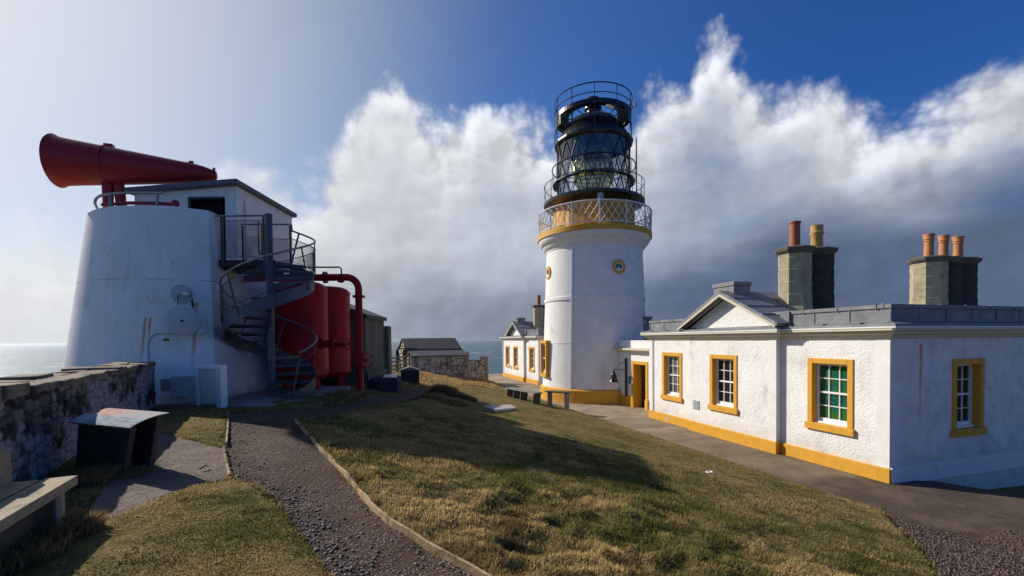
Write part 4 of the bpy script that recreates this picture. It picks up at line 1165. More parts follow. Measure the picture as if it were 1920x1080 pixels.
# ================================================================== spiral stair
SC = Vector((-6.15, 11.62, 0)); SZ0, SZ1 = 2.03, 5.50; SA0, SA1 = R(-42), R(450); SR = 1.03
def sp(a, r, z): return Vector((SC.x + r * cos(a), SC.y + r * sin(a), z))
def sz(a): return SZ0 + (SZ1 - SZ0) * (a - SA0) / (SA1 - SA0)
def stair():
    T = thing('spiral_staircase', 'grey steel spiral staircase with mesh railing climbing to the tower hut', 'staircase', (SC.x, SC.y, SZ0))
    MB().tube([sp(0, 0, SZ0 - .05), sp(0, 0, 6.66)], .088, 20).build('pole', GALV, T, smooth=True)
    N = 17; da = (SA1 - SA0) / N
    for k in range(N):
        a0 = SA0 + da * k - R(2); a1 = SA0 + da * (k + 1) + R(3); z = SZ0 + (SZ1 - SZ0) * (k + 1) / N - .01
        t = MB()
        n = 5
        def poly(zz): return [sp(a0, .07, zz)] + [sp(a0 + (a1 - a0) * j / n, SR - .03, zz) for j in range(n + 1)] + [sp(a1, .07, zz)]
        pl = poly(z); pb = poly(z - .035); m = len(pl)
        t.add(pl + pb, [tuple(range(m)), tuple(range(2 * m - 1, m - 1, -1))] + [(j, (j + 1) % m, m + (j + 1) % m, m + j) for j in range(m)])
        for aa in (a0,):   # turned-down nosing
            d = sp(aa, 1, 0) - sp(aa, 0, 0); nn = Vector((-d.y, d.x, 0))
            t.obox(sp(aa, .54, z - .045), d, nn, (0, 0, 1), .92, .008, .07)
        t.build('tread', DKTREAD, T)
    s = MB(); n = 90
    a_ = np.linspace(SA0, SA1, n); prof = [(-.006, -.22), (.006, -.22), (.006, .10), (-.006, .10)]
    vs = []
    for a in a_:
        for o, h in prof: vs.append(sp(a, SR + o, max(sz(a) + h, SZ0 - .02)))
    s.add(vs, [(i * 4 + j, i * 4 + (j + 1) % 4, (i + 1) * 4 + (j + 1) % 4, (i + 1) * 4 + j) for i in range(n - 1) for j in range(4)] + [(0, 1, 2, 3), tuple(4 * (n - 1) + j for j in (3, 2, 1, 0))])
    s.build('stringer', GALV, T)
    ar = np.linspace(SA0 + R(14), SA1, 110); hh = 1.02
    rl = MB().tube([sp(a, SR + .04, sz(a) + hh) for a in ar], .026, 8).build('hand_rail', STEEL, T, smooth=True)
    MB().tube([sp(a, SR + .05, sz(a) + .80) for a in np.linspace(SA0 + R(8), SA1, 110)], .010, 5).build('lower_rail', GALV, T)
    MB().tube([sp(a, SR + .04, sz(a) + .17) for a in np.linspace(SA0 + R(150), SA1, 80)], .008, 5).build('foot_rail', GALV, T)
    for a in [SA0 + R(4)] + [SA0 + R(q) for q in range(60, 500, 48)]:
        lean = R(15)
        MB().beam(sp(a, SR + .02, max(sz(a) - .1, SZ0)), sp(a - (lean if a > SA0 + R(20) else -R(10)), SR + .04, sz(a - lean) + hh - .02 + (.04 if a < SA0 + R(20) else 0)), .045, .016, up=(cos(a), sin(a), 0)).build('post', BRONZE, T)
    w = MB(); sl = .052
    def wire(pts): w.tube(pts, .0048, 3, cap=False)
    am0, am1 = SA0 + R(165), SA1; H0, H1 = .14, .80; span = (H1 - H0) * .55 / SR
    for k in range(int((am1 - am0 + span) / (sl / SR))):
        for sg in (1, -1):
            pts = []
            for j in range(8):
                f = j / 7; a = am0 - span + k * sl / SR + (span * f if sg > 0 else span * (1 - f))
                if am0 <= a <= am1: pts.append(sp(a, SR + .045, sz(a) + H0 + (H1 - H0) * f))
            if len(pts) > 1: wire(pts)
    w.build('wire_mesh', GALV, T)
    # landing
    L = MB(); L.box(-7.50, -6.06, 11.72, 12.66, 5.44, 5.50); L.box(-7.5, -6.06, 11.69, 11.72, 5.36, 5.52)
    L.beam((-7.45, 11.85, 5.36), (-6.2, 11.85, 5.24), .06, .16); L.beam((-7.45, 12.4, 5.36), (-6.2, 12.4, 5.24), .06, .16)
    LD = L.build('landing', IRON, T)
    for pts, rr in (([(-7.56, 11.70, 6.65), (-6.24, 11.70, 6.65)], .026), ([(-7.52, 11.70, 6.53), (-6.26, 11.70, 6.53)], .010), ([(-7.5, 11.70, 5.60), (-6.26, 11.70, 5.60)], .009),
                    ([(-7.46, 12.64, 6.67), (-6.16, 12.68, 6.67), (-6.08, 12.68, 6.66), (-6.07, 12.68, 6.48)], .024), ([(-7.46, 12.64, 6.34), (-6.1, 12.66, 6.24)], .009)):
        MB().tube(pts, rr, 8).build('landing_rail', STEEL, LD, smooth=True)
    for x, y in ((-7.38, 11.70), (-6.33, 11.70), (-7.42, 12.64), (-6.12, 12.67)):
        MB().box(x - .025, x + .025, y - .012, y + .012, 5.38, 6.63).build('post', BRONZE, LD)
    for (xa, xb, y, z0, z1) in ((-7.36, -6.34, 11.705, 5.61, 6.52), (-7.40, -6.14, 12.66, 5.56, 6.28)):
        w = MB()
        hh2 = z1 - z0; sp_ = hh2 * .55
        k = xa - sp_
        while k < xb:
            for sg in (1, -1):
                pts = []
                for j in range(7):
                    f = j / 6; x = k + (sp_ * f if sg > 0 else sp_ * (1 - f))
                    if xa <= x <= xb: pts.append((x, y, z0 + hh2 * f))
                if len(pts) > 1: w.tube(pts, .0048, 3, cap=False)
            k += .052
        w.build('wire_mesh', GALV, LD)
    hk = MB().tube([sp(R(-50), .05, 6.1), sp(R(-50), .16, 5.95), sp(R(-50), .15, 5.7), sp(R(-50), .06, 5.45)], .012, 6).build('loose_cable', IRON, T)
stair()
PADM = MB().prism(PADP, 1.6, 2.03)
tag(PADM.build('concrete_pad', CONC, bevel=.015), 'raised concrete slab with curved front edge under the spiral staircase', 'concrete slab')

# ================================================================== red air tanks and pipes
def handwheel(mb, c, ax, r):
    c = Vector(c); ax = Vector(ax).normalized()
    up = Vector((0, 0, 1)); x = ax.cross(up).normalized(); y = ax.cross(x)
    mb.tube([c + (x * cos(t) + y * sin(t)) * r for t in np.linspace(0, 2 * pi, 25)[:-1]], .016, 6, closed=True)
    for k in range(5):
        t = 2 * pi * k / 5; mb.tube([c, c + (x * cos(t) + y * sin(t)) * r], .011, 5)
    mb.lathe([(.0005, -.03), (.03, -.03), (.03, .04), (.0005, .05)], c, 10, ax)
def tank(cx, cy, zb, label, ztop, face):
    T = thing('air_tank', label, 'air tank', (cx, cy, zb), 'red riveted air tanks behind the spiral stair')
    c = Vector((cx, cy, 0)); r = .75; z0 = zb + .32
    pf = [(.0005, z0 - .12), (.40, z0 - .09), (.62, z0 - .02), (r, z0 + .12), (r, z0 + .17), (r + .012, z0 + .17), (r + .012, z0 + .24), (r, z0 + .24)]
    zm = z0 + .52 * (ztop - z0)
    pf += [(r, zm - .04), (r + .012, zm - .04), (r + .012, zm + .04), (r, zm + .04), (r, ztop - .26), (r + .012, ztop - .26), (r + .012, ztop - .18), (r, ztop - .18), (r * .93, ztop - .10), (.55, ztop - .03), (.3, ztop), (.0005, ztop + .01)]
    b = MB().lathe(pf, c, 56).build('tank_body', RED, T, smooth=True, sharp=35)
    rv = MB()
    for z in (z0 + .205, zm, ztop - .22):
        for k in range(56):
            a = 2 * pi * k / 56; rv.add([(cx + (r + .010 + dx) * cos(a + dy / r), cy + (r + .010 + dx) * sin(a + dy / r), z + dz) for dx, dy, dz in ((0, .012, 0), (0, 0, .012), (0, -.012, 0), (0, 0, -.012), (.016, 0, 0))], [(0, 1, 4), (1, 2, 4), (2, 3, 4), (3, 0, 4)])
    rv.build('rivets', RED, b)
    for k in range(4):
        a = face + pi / 4 + pi / 2 * k
        p = Vector((cx + .55 * cos(a), cy + .55 * sin(a), 0))
        l = MB().tube([(p.x, p.y, zb - .1), (p.x, p.y, zb + .06), (p.x, p.y, zb + .08), (p.x, p.y, z0 + .1)], [.16, .15, .085, .10], 10)
        l.build('leg', RED, T, smooth=True, sharp=30)
    return T, c, r
T1, c1, r1 = tank(-6.30, 13.62, 2.0, 'nearer red riveted air tank, partly hidden by the spiral staircase', 5.20, R(-70))
T2, c2, r2 = tank(-6.20, 15.25, 1.97, 'farther red riveted air tank, the one with a round bolted plate beside the grey block', 5.24, R(-70))
def bolted(T, c, r, az, z, name, rad):
    ax = Vector((cos(az), sin(az), 0)); p = c + ax * r + Vector((0, 0, z))
    m = MB().lathe([(rad + .05, -.05), (rad + .05, .03), (rad + .01, .035), (rad - .03, .035), (rad - .035, .02), (.0005, .045)], p, 24, ax)
    x = Vector((-ax.y, ax.x, 0))
    for k in range(10):
        t = 2 * pi * k / 10; m.obox(p + ax * .04 + x * (rad + .015) * cos(t) + Vector((0, 0, (rad + .015) * sin(t))), x, (0, 0, 1), ax, .035, .035, .03)
    m.build(name, RED, T)
bolted(T2, c2, r2, R(-60), 3.68, 'manhole_cover', .17)
mh = MB()
a_ = R(-35); ax_ = Vector((cos(a_), sin(a_), 0)); tx_ = Vector((-sin(a_), cos(a_), 0)); p_ = c1 + ax_ * .75 + Vector((0, 0, 2.78))
mh.obox(p_, tx_, ax_, (0, 0, 1), .07, .10, .5); mh.obox(p_ + ax_ * .02, tx_, ax_, (0, 0, 1), .26, .06, .07)
mh.lathe([(.17, -.06), (.17, .03), (.13, .04), (.0005, .05)], p_, 20, ax_)
mh.build('manhole_clamp', RED, T1)
st = MB(); st.tube([c1 + Vector((.52, -.3, 5.05)), c1 + Vector((.52, -.3, 5.32))], .022, 6); st.lathe([(.0005, 0), (.05, 0), (.05, .05), (.0005, .07)], c1 + Vector((.52, -.3, 5.30)), 10)
st.build('relief_valve', IRON, T1)
def linkpipe():
    p0 = P(606, 645, 13.35); p1 = P(650, 645, 13.35)
    T = thing('valve_pipe', 'short red horizontal valve pipe with handwheel between tank and tall red pipe', 'valve', p0)
    d = (p1 - p0).normalized(); z = p0.z
    m = MB(); L = (p1 - p0).length
    m.lathe([(.16, -.18), (.16, .02), (.11, .03), (.11, L * .35), (.15, L * .36), (.15, L * .44), (.10, L * .50), (.07, L * .52), (.07, L * .8), (.10, L * .81), (.10, L * .92), (.03, L * .93), (.03, L * 1.12)], p0, 20, d)
    m.build('valve_body', RED, T, smooth=True, sharp=30)
    h = MB(); handwheel(h, p0 + d * (L * 1.1), (d + Vector((.3, -.75, 0))), .16); h.build('handwheel', RED, T)
    b = MB().tube([p0 + d * (L * .45) + Vector((0, 0, .05)), p0 + d * (L * .40) + Vector((0, 0, .26)), p0 + d * (L * .3) + Vector((0, 0, .3))], .035, 8).build('lever', RED, T)
linkpipe()
def standpipe():
    Y = 12.72
    b = P(676, 752, Y); t = P(672, 540, Y); X = (b.x + t.x) / 2
    zt = P(640, 520, Y).z
    T = thing('red_pipe', 'tall red pipe rising beside the tanks and bending left to the tower', 'pipe', (X, Y, 1.85))
    m = MB(); rr = .098; R_ = .34
    pts = [Vector((X, Y, 1.5)), Vector((X, Y, zt - R_))] + [Vector((X - R_ + R_ * cos(q), Y, zt - R_ + R_ * sin(q))) for q in np.linspace(0, pi / 2, 9)[1:]] + [Vector((-6.6, Y, zt)), Vector((-7.6, Y + .1, zt))]
    m.tube(pts, rr, 18)
    m.build('pipe_run', RED, T, smooth=True)
    def flange(c, ax, r, w): MB().lathe([(.09, -w), (r, -w), (r, w), (.09, w)], c, 20, ax).build('flange', RED, T, smooth=True, sharp=30)
    zf = P(676, 556, Y).z; flange((X, Y, zf), (0, 0, 1), .165, .03)
    zv = P(676, 665, Y).z; flange((X, Y, zv), (0, 0, 1), .165, .03); flange((X, Y, zv - .34), (0, 0, 1), .165, .03); flange((X, Y, zv - .12), (0, 0, 1), .14, .16)
    xf = P(610, 520, Y).x; flange((xf, Y, zt), (1, 0, 0), .165, .035)
    h = MB(); h.tube([(X, Y, zv - .16), (X + .22, Y - .07, zv - .16)], .035, 8); handwheel(h, (X + .22, Y - .07, zv - .16), (.6, -.6, 0), .19); h.build('handwheel', RED, T)
    bk = MB(); bk.add([(P(632, 524, Y).x, Y - .05, zt - .07), (P(645, 524, Y).x, Y - .05, zt - .07), (P(642, 528, Y).x, Y - .05, zt - .17), (P(636, 527, Y).x, Y - .05, zt - .15)], [(0, 1, 2, 3)]); bk.box(P(634, 524, Y).x, P(644, 524, Y).x, Y - .06, Y + .06, zt - .14, zt - .05); bk.build('drain_lug', RED, T)
    a = P(520, 501, Y); c = P(640, 501, Y); e = P(640, 516, Y)
    MB().tube([a, c - Vector((.05, 0, 0)), c - Vector((.0, 0, .05)), e], .022, 8).build('conduit', IRON, T, smooth=True)
standpipe()

# ================================================================== grey concrete engine block
def block():
    T = thing('concrete_building', 'grey board-marked concrete building behind the red tanks and pipe', 'building', (-6.5, 17.5, 1.8))
    x1, x0, y0, y1 = -5.18, -9.4, 16.1, 18.45; ze = 4.25
    def zr(x): return ze + .40 * (x1 - x)
    W = MB(); W.add([(x0, y0, 1.4), (x1, y0, 1.4), (x1, y0, ze), (x0, y0, zr(x0)), (x0, y1, 1.4), (x1, y1, 1.4), (x1, y1, ze), (x0, y1, zr(x0))],
                    [(0, 1, 2, 3), (5, 4, 7, 6), (1, 5, 6, 2), (4, 0, 3, 7)])
    for z in (2.55, 3.15, 3.72):
        W.box(x1, x1 + .012, y0, y1, z, z + .02); W.box(x0, x1, y0 - .012, y0, z, z + .02)
    for y in (16.9, 17.75): W.box(x1, x1 + .01, y, y + .02, 1.5, ze)
    for x in (-5.5, -6.2): W.box(x, x + .02, y0 - .01, y0, 1.5, ze + .1)
    W.build('wall', BOARDC, T)
    r = MB(); r.add([(x, y, zr(x) + h) for h in (0.0, .14) for y in (y0 - .12, y1 + .08) for x in (x0, x1 + .1)], [(0, 2, 3, 1), (4, 5, 7, 6), (0, 1, 5, 4), (2, 6, 7, 3), (0, 4, 6, 2), (1, 3, 7, 5)])
    r.build('roof', TAR, T, bevel=.01)
    p = MB(); p.box(x1, x1 + .12, y0 - .1, y1, 1.3, 2.30); p.box(x0, x1, y0 - .12, y0, 1.3, 2.25); p.build('plinth', BOARDC, T, bevel=.015)
    p = MB(); p.box(-5.22, -5.0, y1 + .02, y1 + .45, 1.3, 4.02); p.build('buttress', BOARDC, T, bevel=.02)
block()

# ================================================================== things on and by the tower foot
def dish(name, hit, rad, off, mat, label, grid=False):
    h = hit; n = Vector((h.x - TC.x, h.y - TC.y, 0)).normalized(); look = Vector((-h.x, -h.y, .25)).normalized()
    c = h + n * off
    T = thing(name, label, 'satellite dish', h)
    if grid:
        m = MB(); x = look.cross(Vector((0, 0, 1))).normalized(); y = x.cross(look)
        m.tube([c + (x * cos(t) + y * sin(t)) * rad for t in np.linspace(0, 2 * pi, 33)[:-1]], .012, 6, closed=True)
        for k in range(-6, 7):
            o = rad * k / 6.6; w = math.sqrt(rad * rad - o * o)
            m.tube([c + x * o - y * w - look * (w * .3 * .3), c + x * o - look * .06, c + x * o + y * w - look * (w * .09)], .004, 4)
            m.tube([c + y * o - x * w - look * (w * .09), c + y * o - look * .06, c + y * o + x * w - look * (w * .09)], .004, 4)
        m.build('grid_reflector', ZINC, T)
        f = MB(); f.tube([c - x * rad * .9, c + look * .10 - x * .04, c + look * .12], .018, 6); f.lathe([(.0005, -.06), (.045, -.06), (.045, .05), (.0005, .06)], c + look * .1 - x * .05, 12, x); f.build('feed', SASH, T)
        p = MB(); p.tube([h - x * rad * .85 - Vector((0, 0, .42)), c - x * rad * .85 + Vector((0, 0, .05))], .022, 6); p.tube([h + x * rad * .6 - Vector((0, 0, .3)), h + x * rad * .55], .018, 6); p.tube([h - look * -.02, c - look * .06], .02, 6); p.build('mount', RUSTM, T)
    else:
        MB().lathe([(.0005, .05), (rad * .5, .035), (rad * .93, .012), (rad, .0), (rad, -.045), (rad * .96, -.045), (rad * .5, -.06), (.0005, -.08)], c, 48, look).build('radome', mat, T, smooth=True, sharp=35)
        p = MB(); p.tube([h, c - look * .07], .035, 8); x = look.cross(Vector((0, 0, 1))).normalized()
        p.obox(c + x * .30 + Vector((0, 0, -.43)) - look * .1, x, look, (0, 0, 1), .12, .1, .06); p.build('mount', RUSTM, T)
        s = MB()
        for dx, dz in ((-.37, -.22), (-.33, -.29), (-.29, -.36)): s.obox(c + x * dx + Vector((0, 0, dz)) - look * .03, x, look, (0, 0, 1), .075, .05, .08)
        s.build('bracket', ZINC, T)
        MB().obox(c + look * .053, x, (0, 0, 1), look, .06, .05, .01).build('badge', IRON, T)
    return T
dish('satellite_dish', hits[(345, 553)], .21, .22, STEEL, 'small round grid dish aerial mounted above the white dish on the tower', True)
dish('satellite_dish', hits[(346, 603)], .345, .30, M('dish_white', (.56, .57, .57), .5, var=.06), 'large plain white round dish on the foghorn tower wall')
def tower_line(pts, off=.02):
    out = []
    for u, v in pts:
        h = tower_hit(u, v); n = Vector((h.x - TC.x, h.y - TC.y, 0)).normalized(); out.append(h + n * off)
    return out
tag(MB().tube(smoothp(tower_line([(332, 627), (312, 626), (297, 626), (287, 630), (280, 640), (279, 660), (281, 690), (287, 725), (292, 740)]), 4), .016, 6).build('cable_conduit', GREYBOX, smooth=True),
    'thin grey cable curving down the tower wall from the white dish', 'cable')
def cabinets():
    a = P(345, 745, 10.45); b = P(312, 737, 10.6)
    n = Vector((.45, -.89, 0)).normalized(); x = Vector((-n.y, n.x, 0)) 
    T = thing('meter_cabinet', 'wide low grey metal cabinet at the foot of the tower', 'cabinet', a)
    c = a + Vector((0, 0, .25)); up = Vector((0, 0, 1))
    MB().obox(c, x, n, up, .46, .2, .47).build('cabinet_body', GREYBOX, T, bevel=.01)
    MB().obox(c + n * .106, x, n, up, .40, .012, .41).build('cabinet_door', GREYBOX, T)
    T = thing('junction_box', 'small pale box on a post left of the grey cabinet', 'junction box', b)
    c = b + Vector((0, 0, .20)); MB().obox(c, x, n, up, .19, .12, .26).build('box_body', M('pale_box', (.30, .32, .31), .5), T, bevel=.01)
    MB().tube([b - Vector((0, 0, .2)), c], .025, 6).build('post', GREYBOX, T)
cabinets()
def gate():
    Y = 10.0
    a = P(374, 752, 10.25); b = P(421, 763, 9.95); zt = P(421, 684, 9.95).z
    T = thing('barred_gate', 'white slatted gate panel with one thick post standing by the tower', 'gate', (b.x, b.y, 1.9))
    d = Vector((b.x - a.x, b.y - a.y, 0)); L = d.length; d.normalize(); n = Vector((-d.y, d.x, 0)); up = Vector((0, 0, 1))
    zb = 1.80; m = MB()
    pf = Vector((b.x, b.y, 0))
    m.obox(pf - d * .075 + up * ((zb + zt) / 2), d, n, up, .15, .16, zt - zb); m.build('post', SASH, T, bevel=.01)
    pa = Vector((a.x, a.y, 0)); MB().obox(pa + up * ((2.0 + zt) / 2), d, n, up, .06, .1, zt - 2.0).build('post', SASH, T, bevel=.008)
    m = MB().obox((pa + pf) / 2 - d * .075 + up * (zt - .05), d, n, up, L - .15, .12, .10)
    m.build('top_rail', SASH, T, bevel=.008)
    x = .06
    while x < L - .2:
        MB().obox(pa + d * (x + .03) + up * ((2.05 + zt - .1) / 2), d, n, up, .042, .03, zt - .1 - 2.05).build('slat', RUSTM if .09 < x < .12 else SASH, T)
        x += .078
    MB().obox((pa + pf) / 2 - d * .075 + n * .12 + up * ((2.05 + zt - .1) / 2), d, n, up, L - .15, .02, zt - .2 - 2.0).build('back_board', TIMBER_D, T)
gate()
# ================================================================== rubble boundary wall
def worley(x, y, s):
    ix = np.floor(x).astype(int); iy = np.floor(y).astype(int)
    f1 = np.full(x.shape, 9.); f2 = np.full(x.shape, 9.); cid = np.zeros(x.shape)
    for dx in (-1, 0, 1):
        for dy in (-1, 0, 1):
            cx = ix + dx; cy = iy + dy
            px = cx + .15 + .7 * _h(cx, cy, s); py = cy + .15 + .7 * _h(cx, cy, s + 5)
            d = np.hypot(px - x, py - y); c = _h(cx, cy, s + 9)
            near = d < f1
            f2 = np.where(near, f1, np.minimum(f2, d)); cid = np.where(near, c, cid); f1 = np.where(near, d, f1)
    return f1, f2, cid
def stone_face(name, p0, p1, zb, zt, nrm, parent, cols, lime, limeamt, su=.30, sv=.20, step=.028, depth=.05, seed=3):
    """coursed rubble relief: every stone its own tint, old limewash left in patches"""
    p0 = Vector(p0); p1 = Vector(p1); L = (p1 - p0).length; d = (p1 - p0).normalized()
    nu = int(L / step); nv = max(4, int((zt - zb) / step))
    U, V = np.meshgrid(np.linspace(0, L, nu), np.linspace(0, 1, nv))
    H = zb + (zt - zb) * V
    wu = U / su + .5 * (fbm(U * 2.5, H * 2.5, seed) - .5) * 2; wv = H / sv + .5 * (fbm(U * 2.5, H * 2.5, seed + 4) - .5) * 2
    f1, f2, cid = worley(wu, wv, seed)
    e = sstep(.02, .20, f2 - f1)
    rel = depth * (e * (.55 + .5 * cid) + .35 * (fbm(U * 14, H * 14, seed + 7) - .5) + .5 * (fbm(U * 3, H * 3, seed + 8) - .5))
    X = p0.x + d.x * U + nrm[0] * rel; Y = p0.y + d.y * U + nrm[1] * rel
    cols = np.array(cols); k = (cid * (len(cols) - 1e-6)).astype(int)
    C = cols[k] * (.7 + .6 * fbm(U * 9, H * 9, seed + 11))[..., None]
    lm = sstep(.5 - limeamt, .62 - limeamt, fbm(U * 2.2, H * 2.6, seed + 15, 5) * .75 + .25 * fbm(U * 11, H * 11, seed + 16, 3))
    C = C * (1 - lm[..., None] * .85) + np.array(lime) * lm[..., None] * .85
    C = C * (.30 + .70 * e)[..., None]
    o = grid_obj(name, X, Y, H, ATTR_STONE)
    a = o.data.color_attributes.new('tint', 'FLOAT_COLOR', 'POINT')
    a.data.foreach_set('color', np.concatenate([C.reshape(-1, 3), np.ones((C.size // 3, 1))], 1).astype(np.float32).ravel())
    if parent:
        o.parent = parent; off = OFF[parent.name]; o.location = -off
    return o
ATTR_STONE = M('rubble_stone', (0, 0, 0), .92, var=.25, vs=14., bump=.6, bs=45., bd=.012, attr='tint', spec=.2)
COPE = M('coping_stone', (.27, .20, .125), .9, var=.35, vs=4., bump=.7, bs=18., bd=.02, col2=(.085, .075, .06), c2s=2., c2=(.45, .65))
def boundary_wall():
    T = thing('boundary_wall', 'long dry rubble boundary wall with flat stone coping on the left', 'wall', (-4.7, 4.18, 1.9))
    d = Vector((-.487, .873, 0)); n = Vector((.873, .487, 0))
    a = Vector((-4.7, 4.18, 0)) - d * 4.2; b = Vector((-4.7, 4.18, 0)) + d * 6.95
    stone_face('wall_face', a, b, 1.55, 2.95, n, T, [(.06, .054, .05), (.12, .108, .10), (.085, .075, .068), (.17, .15, .135), (.04, .038, .037)], (.38, .365, .36), .085, su=.22, sv=.11, step=.02, depth=.026)
    c = MB(); o = -n * .60
    c.add([tuple(p + Vector((0, 0, z))) for z in (.8, 2.90) for p in (a - n * .06, b - n * .06, b + o, a + o)], [(4, 5, 6, 7), (1, 2, 6, 5), (2, 3, 7, 6), (3, 0, 4, 7), (0, 1, 5, 4)])
    c.build('wall_core', COPE, T)
    t = 0; L = (b - a).length; cp = MB(); r = random.Random(5)
    while t < L - .1:
        w = min(r.uniform(.22, .6), L - t); h = r.uniform(.055, .085); z0 = 2.935
        for s0, s1 in ((.06 + r.uniform(-.03, .03), -.28), (-.29, -.64 + r.uniform(-.02, .02))):
            q = [a + d * (t + .006) + n * s0, a + d * (t + w - .008) + n * (s0 + r.uniform(-.035, .02)), a + d * (t + w - .008) + n * s1, a + d * (t + .006) + n * s1]
            hh = h + r.uniform(-.022, .022)
            cp.add([tuple(p + Vector((0, 0, z0 - .02))) for p in q] + [tuple(p + Vector((0, 0, z0 + hh + r.uniform(-.016, .016)))) for p in q],
                   [(4, 5, 6, 7), (0, 1, 5, 4), (1, 2, 6, 5), (2, 3, 7, 6), (3, 0, 4, 7)])
        t += w
    cp.build('coping', COPE, T, bevel=.018)
boundary_wall()

# ================================================================== bench by the wall
def near_bench():
    d = Vector((-.415, .91, 0)).normalized(); n = Vector((-d.y, d.x, 0))       # n points back towards the wall
    e = P(146, 893.6, 3.65); e.z = 2.36
    T = thing('bench', 'thick weathered timber bench beside the rubble wall, cut off by the left edge', 'bench', (e.x, e.y, 1.9))
    up = Vector((0, 0, 1)); L = 2.4
    def plank(s0, s1, a0, a1, z0, z1): 
        c = e - d * ((s0 + s1) / 2) + n * ((a0 + a1) / 2); c = Vector((c.x, c.y, (z0 + z1) / 2))
        return MB().obox(c, d, n, up, s1 - s0, a1 - a0, z1 - z0)
    plank(0, L, 0, .20, 2.285, 2.36).build('seat_plank', TIMBER, T, bevel=.006)
    plank(.02, L, .225, .395, 2.285, 2.36).build('seat_plank', TIMBER, T, bevel=.006)
    plank(-.03, L, .40, .47, 2.30, 2.60).build('backrest', TIMBER, T, bevel=.006)
    plank(.22, .30, .02, .44, 1.6, 2.285).build('leg', TIMBER_G, T, bevel=.008)
    plank(.12, .30, .035, .14, 1.6, 2.285).build('leg', TIMBER, T, bevel=.008)
    plank(1.75, 1.93, .02, .44, 1.6, 2.285).build('leg', TIMBER_D, T, bevel=.008)
    plank(.30, L, .12, .145, 1.7, 2.2).build('skirt_board', TIMBER_D, T)
near_bench()
# ================================================================== information board
def info_board():
    A, B_, C, D = Vector((-5.15, 5.25, 2.515)), Vector((-4.09, 4.84, 2.515)), Vector((-3.93, 5.20, 2.65)), Vector((-5.00, 5.62, 2.65))
    T = thing('information_board', 'low slanted information board with curved printed top on two dark timber slabs', 'information board', (-4.7, 5.2, 1.9))
    m, nt, b = newmat('printed_panel')
    tc = nt.new('ShaderNodeTexCoord').outputs['UV']
    x, y, z = nt.sep(tc)
    sea_ = nt.mix(nt.ss(nt.noise(tc, 6., 6, .6), .40, .60), (.16, .22, .26), (.30, .36, .40))
    sea_ = nt.mix(nt.ss(x, .35, .15), sea_, (.42, .50, .56))
    right = nt.mix(nt.ss(nt.m('FRACT', nt.m('MULTIPLY', y, 22.)), .55, .65), (.44, .41, .40), (.27, .25, .25))
    red = nt.mix(nt.ss(nt.noise(tc, 8., 5, .6), .4, .6), (.38, .22, .17), (.50, .34, .27))
    topc = nt.mix(nt.ss(x, .485, .49), red, right)
    c = nt.mix(nt.ss(y, .40, .405), sea_, topc)
    nt.put(b.inputs['Base Color'], c); b.inputs['Roughness'].default_value = .8; b.inputs['Specular IOR Level'].default_value = .12
    n = 14; mb = MB(); vs = []; uv = []
    for i in range(n + 1):
        f = i / n
        for k in range(2):
            p = (A.lerp(D, f)) if k == 0 else (B_.lerp(C, f))
            bulge = .045 * sin(pi * (.25 + .75 * f)) - .03
            vs.append((p.x, p.y, p.z + bulge + .0))
    m2 = len(vs)
    vs2 = [(a, b2, c2 - .014) for a, b2, c2 in vs]
    fs = [(2 * i, 2 * i + 1, 2 * i + 3, 2 * i + 2) for i in range(n)] 
    mb.add(vs, fs)
    o = mb.build('printed_panel', m, T, recalc=False)
    u = o.data.uv_layers.new(name='UVMap')
    for lp in o.data.loops:
        i, k = divmod(lp.vertex_index, 2); u.data[lp.index].uv = (k, i / n)
    e = MB().add([(q[0], q[1], q[2] - .004) for q in vs] + vs2, [tuple(m2 + i for i in f) for f in fs] + [(2 * i, 2 * i + 2, m2 + 2 * i + 2, m2 + 2 * i) for i in range(n)] + [(2 * i + 1, m2 + 2 * i + 1, m2 + 2 * i + 3, 2 * i + 3) for i in range(n)] + [(0, m2, m2 + 1, 1), (2 * n, 2 * n + 1, m2 + 2 * n + 1, m2 + 2 * n)])
    e.build('panel_edge', EDGE, T)
    ex = (B_ - A).normalized()
    def slab(f, inset, th, m_):
        t0 = A.lerp(D, f) + ex * inset; t1 = B_.lerp(C, f) - ex * .07
        sh = Vector((-.30, .19, 0)) * 1.0
        b0 = t0 + sh * .55; b1 = t1 + sh; b0.z = b1.z = 1.75; t0 = t0.copy(); t0.z -= .03; t1.z -= .03
        dy = Vector((-ex.y, ex.x, 0)) * th
        mb = MB().add([t0, t1, b1, b0, t0 + dy, t1 + dy, b1 + dy, b0 + dy], [(0, 1, 2, 3), (7, 6, 5, 4), (0, 4, 5, 1), (1, 5, 6, 2), (2, 6, 7, 3), (3, 7, 4, 0)])
        mb.build('support_slab', TIMBER_D, T, bevel=.006)
    slab(.12, .10, .06, TIMBER_D); slab(.78, .12, .06, TIMBER_D)
info_board()
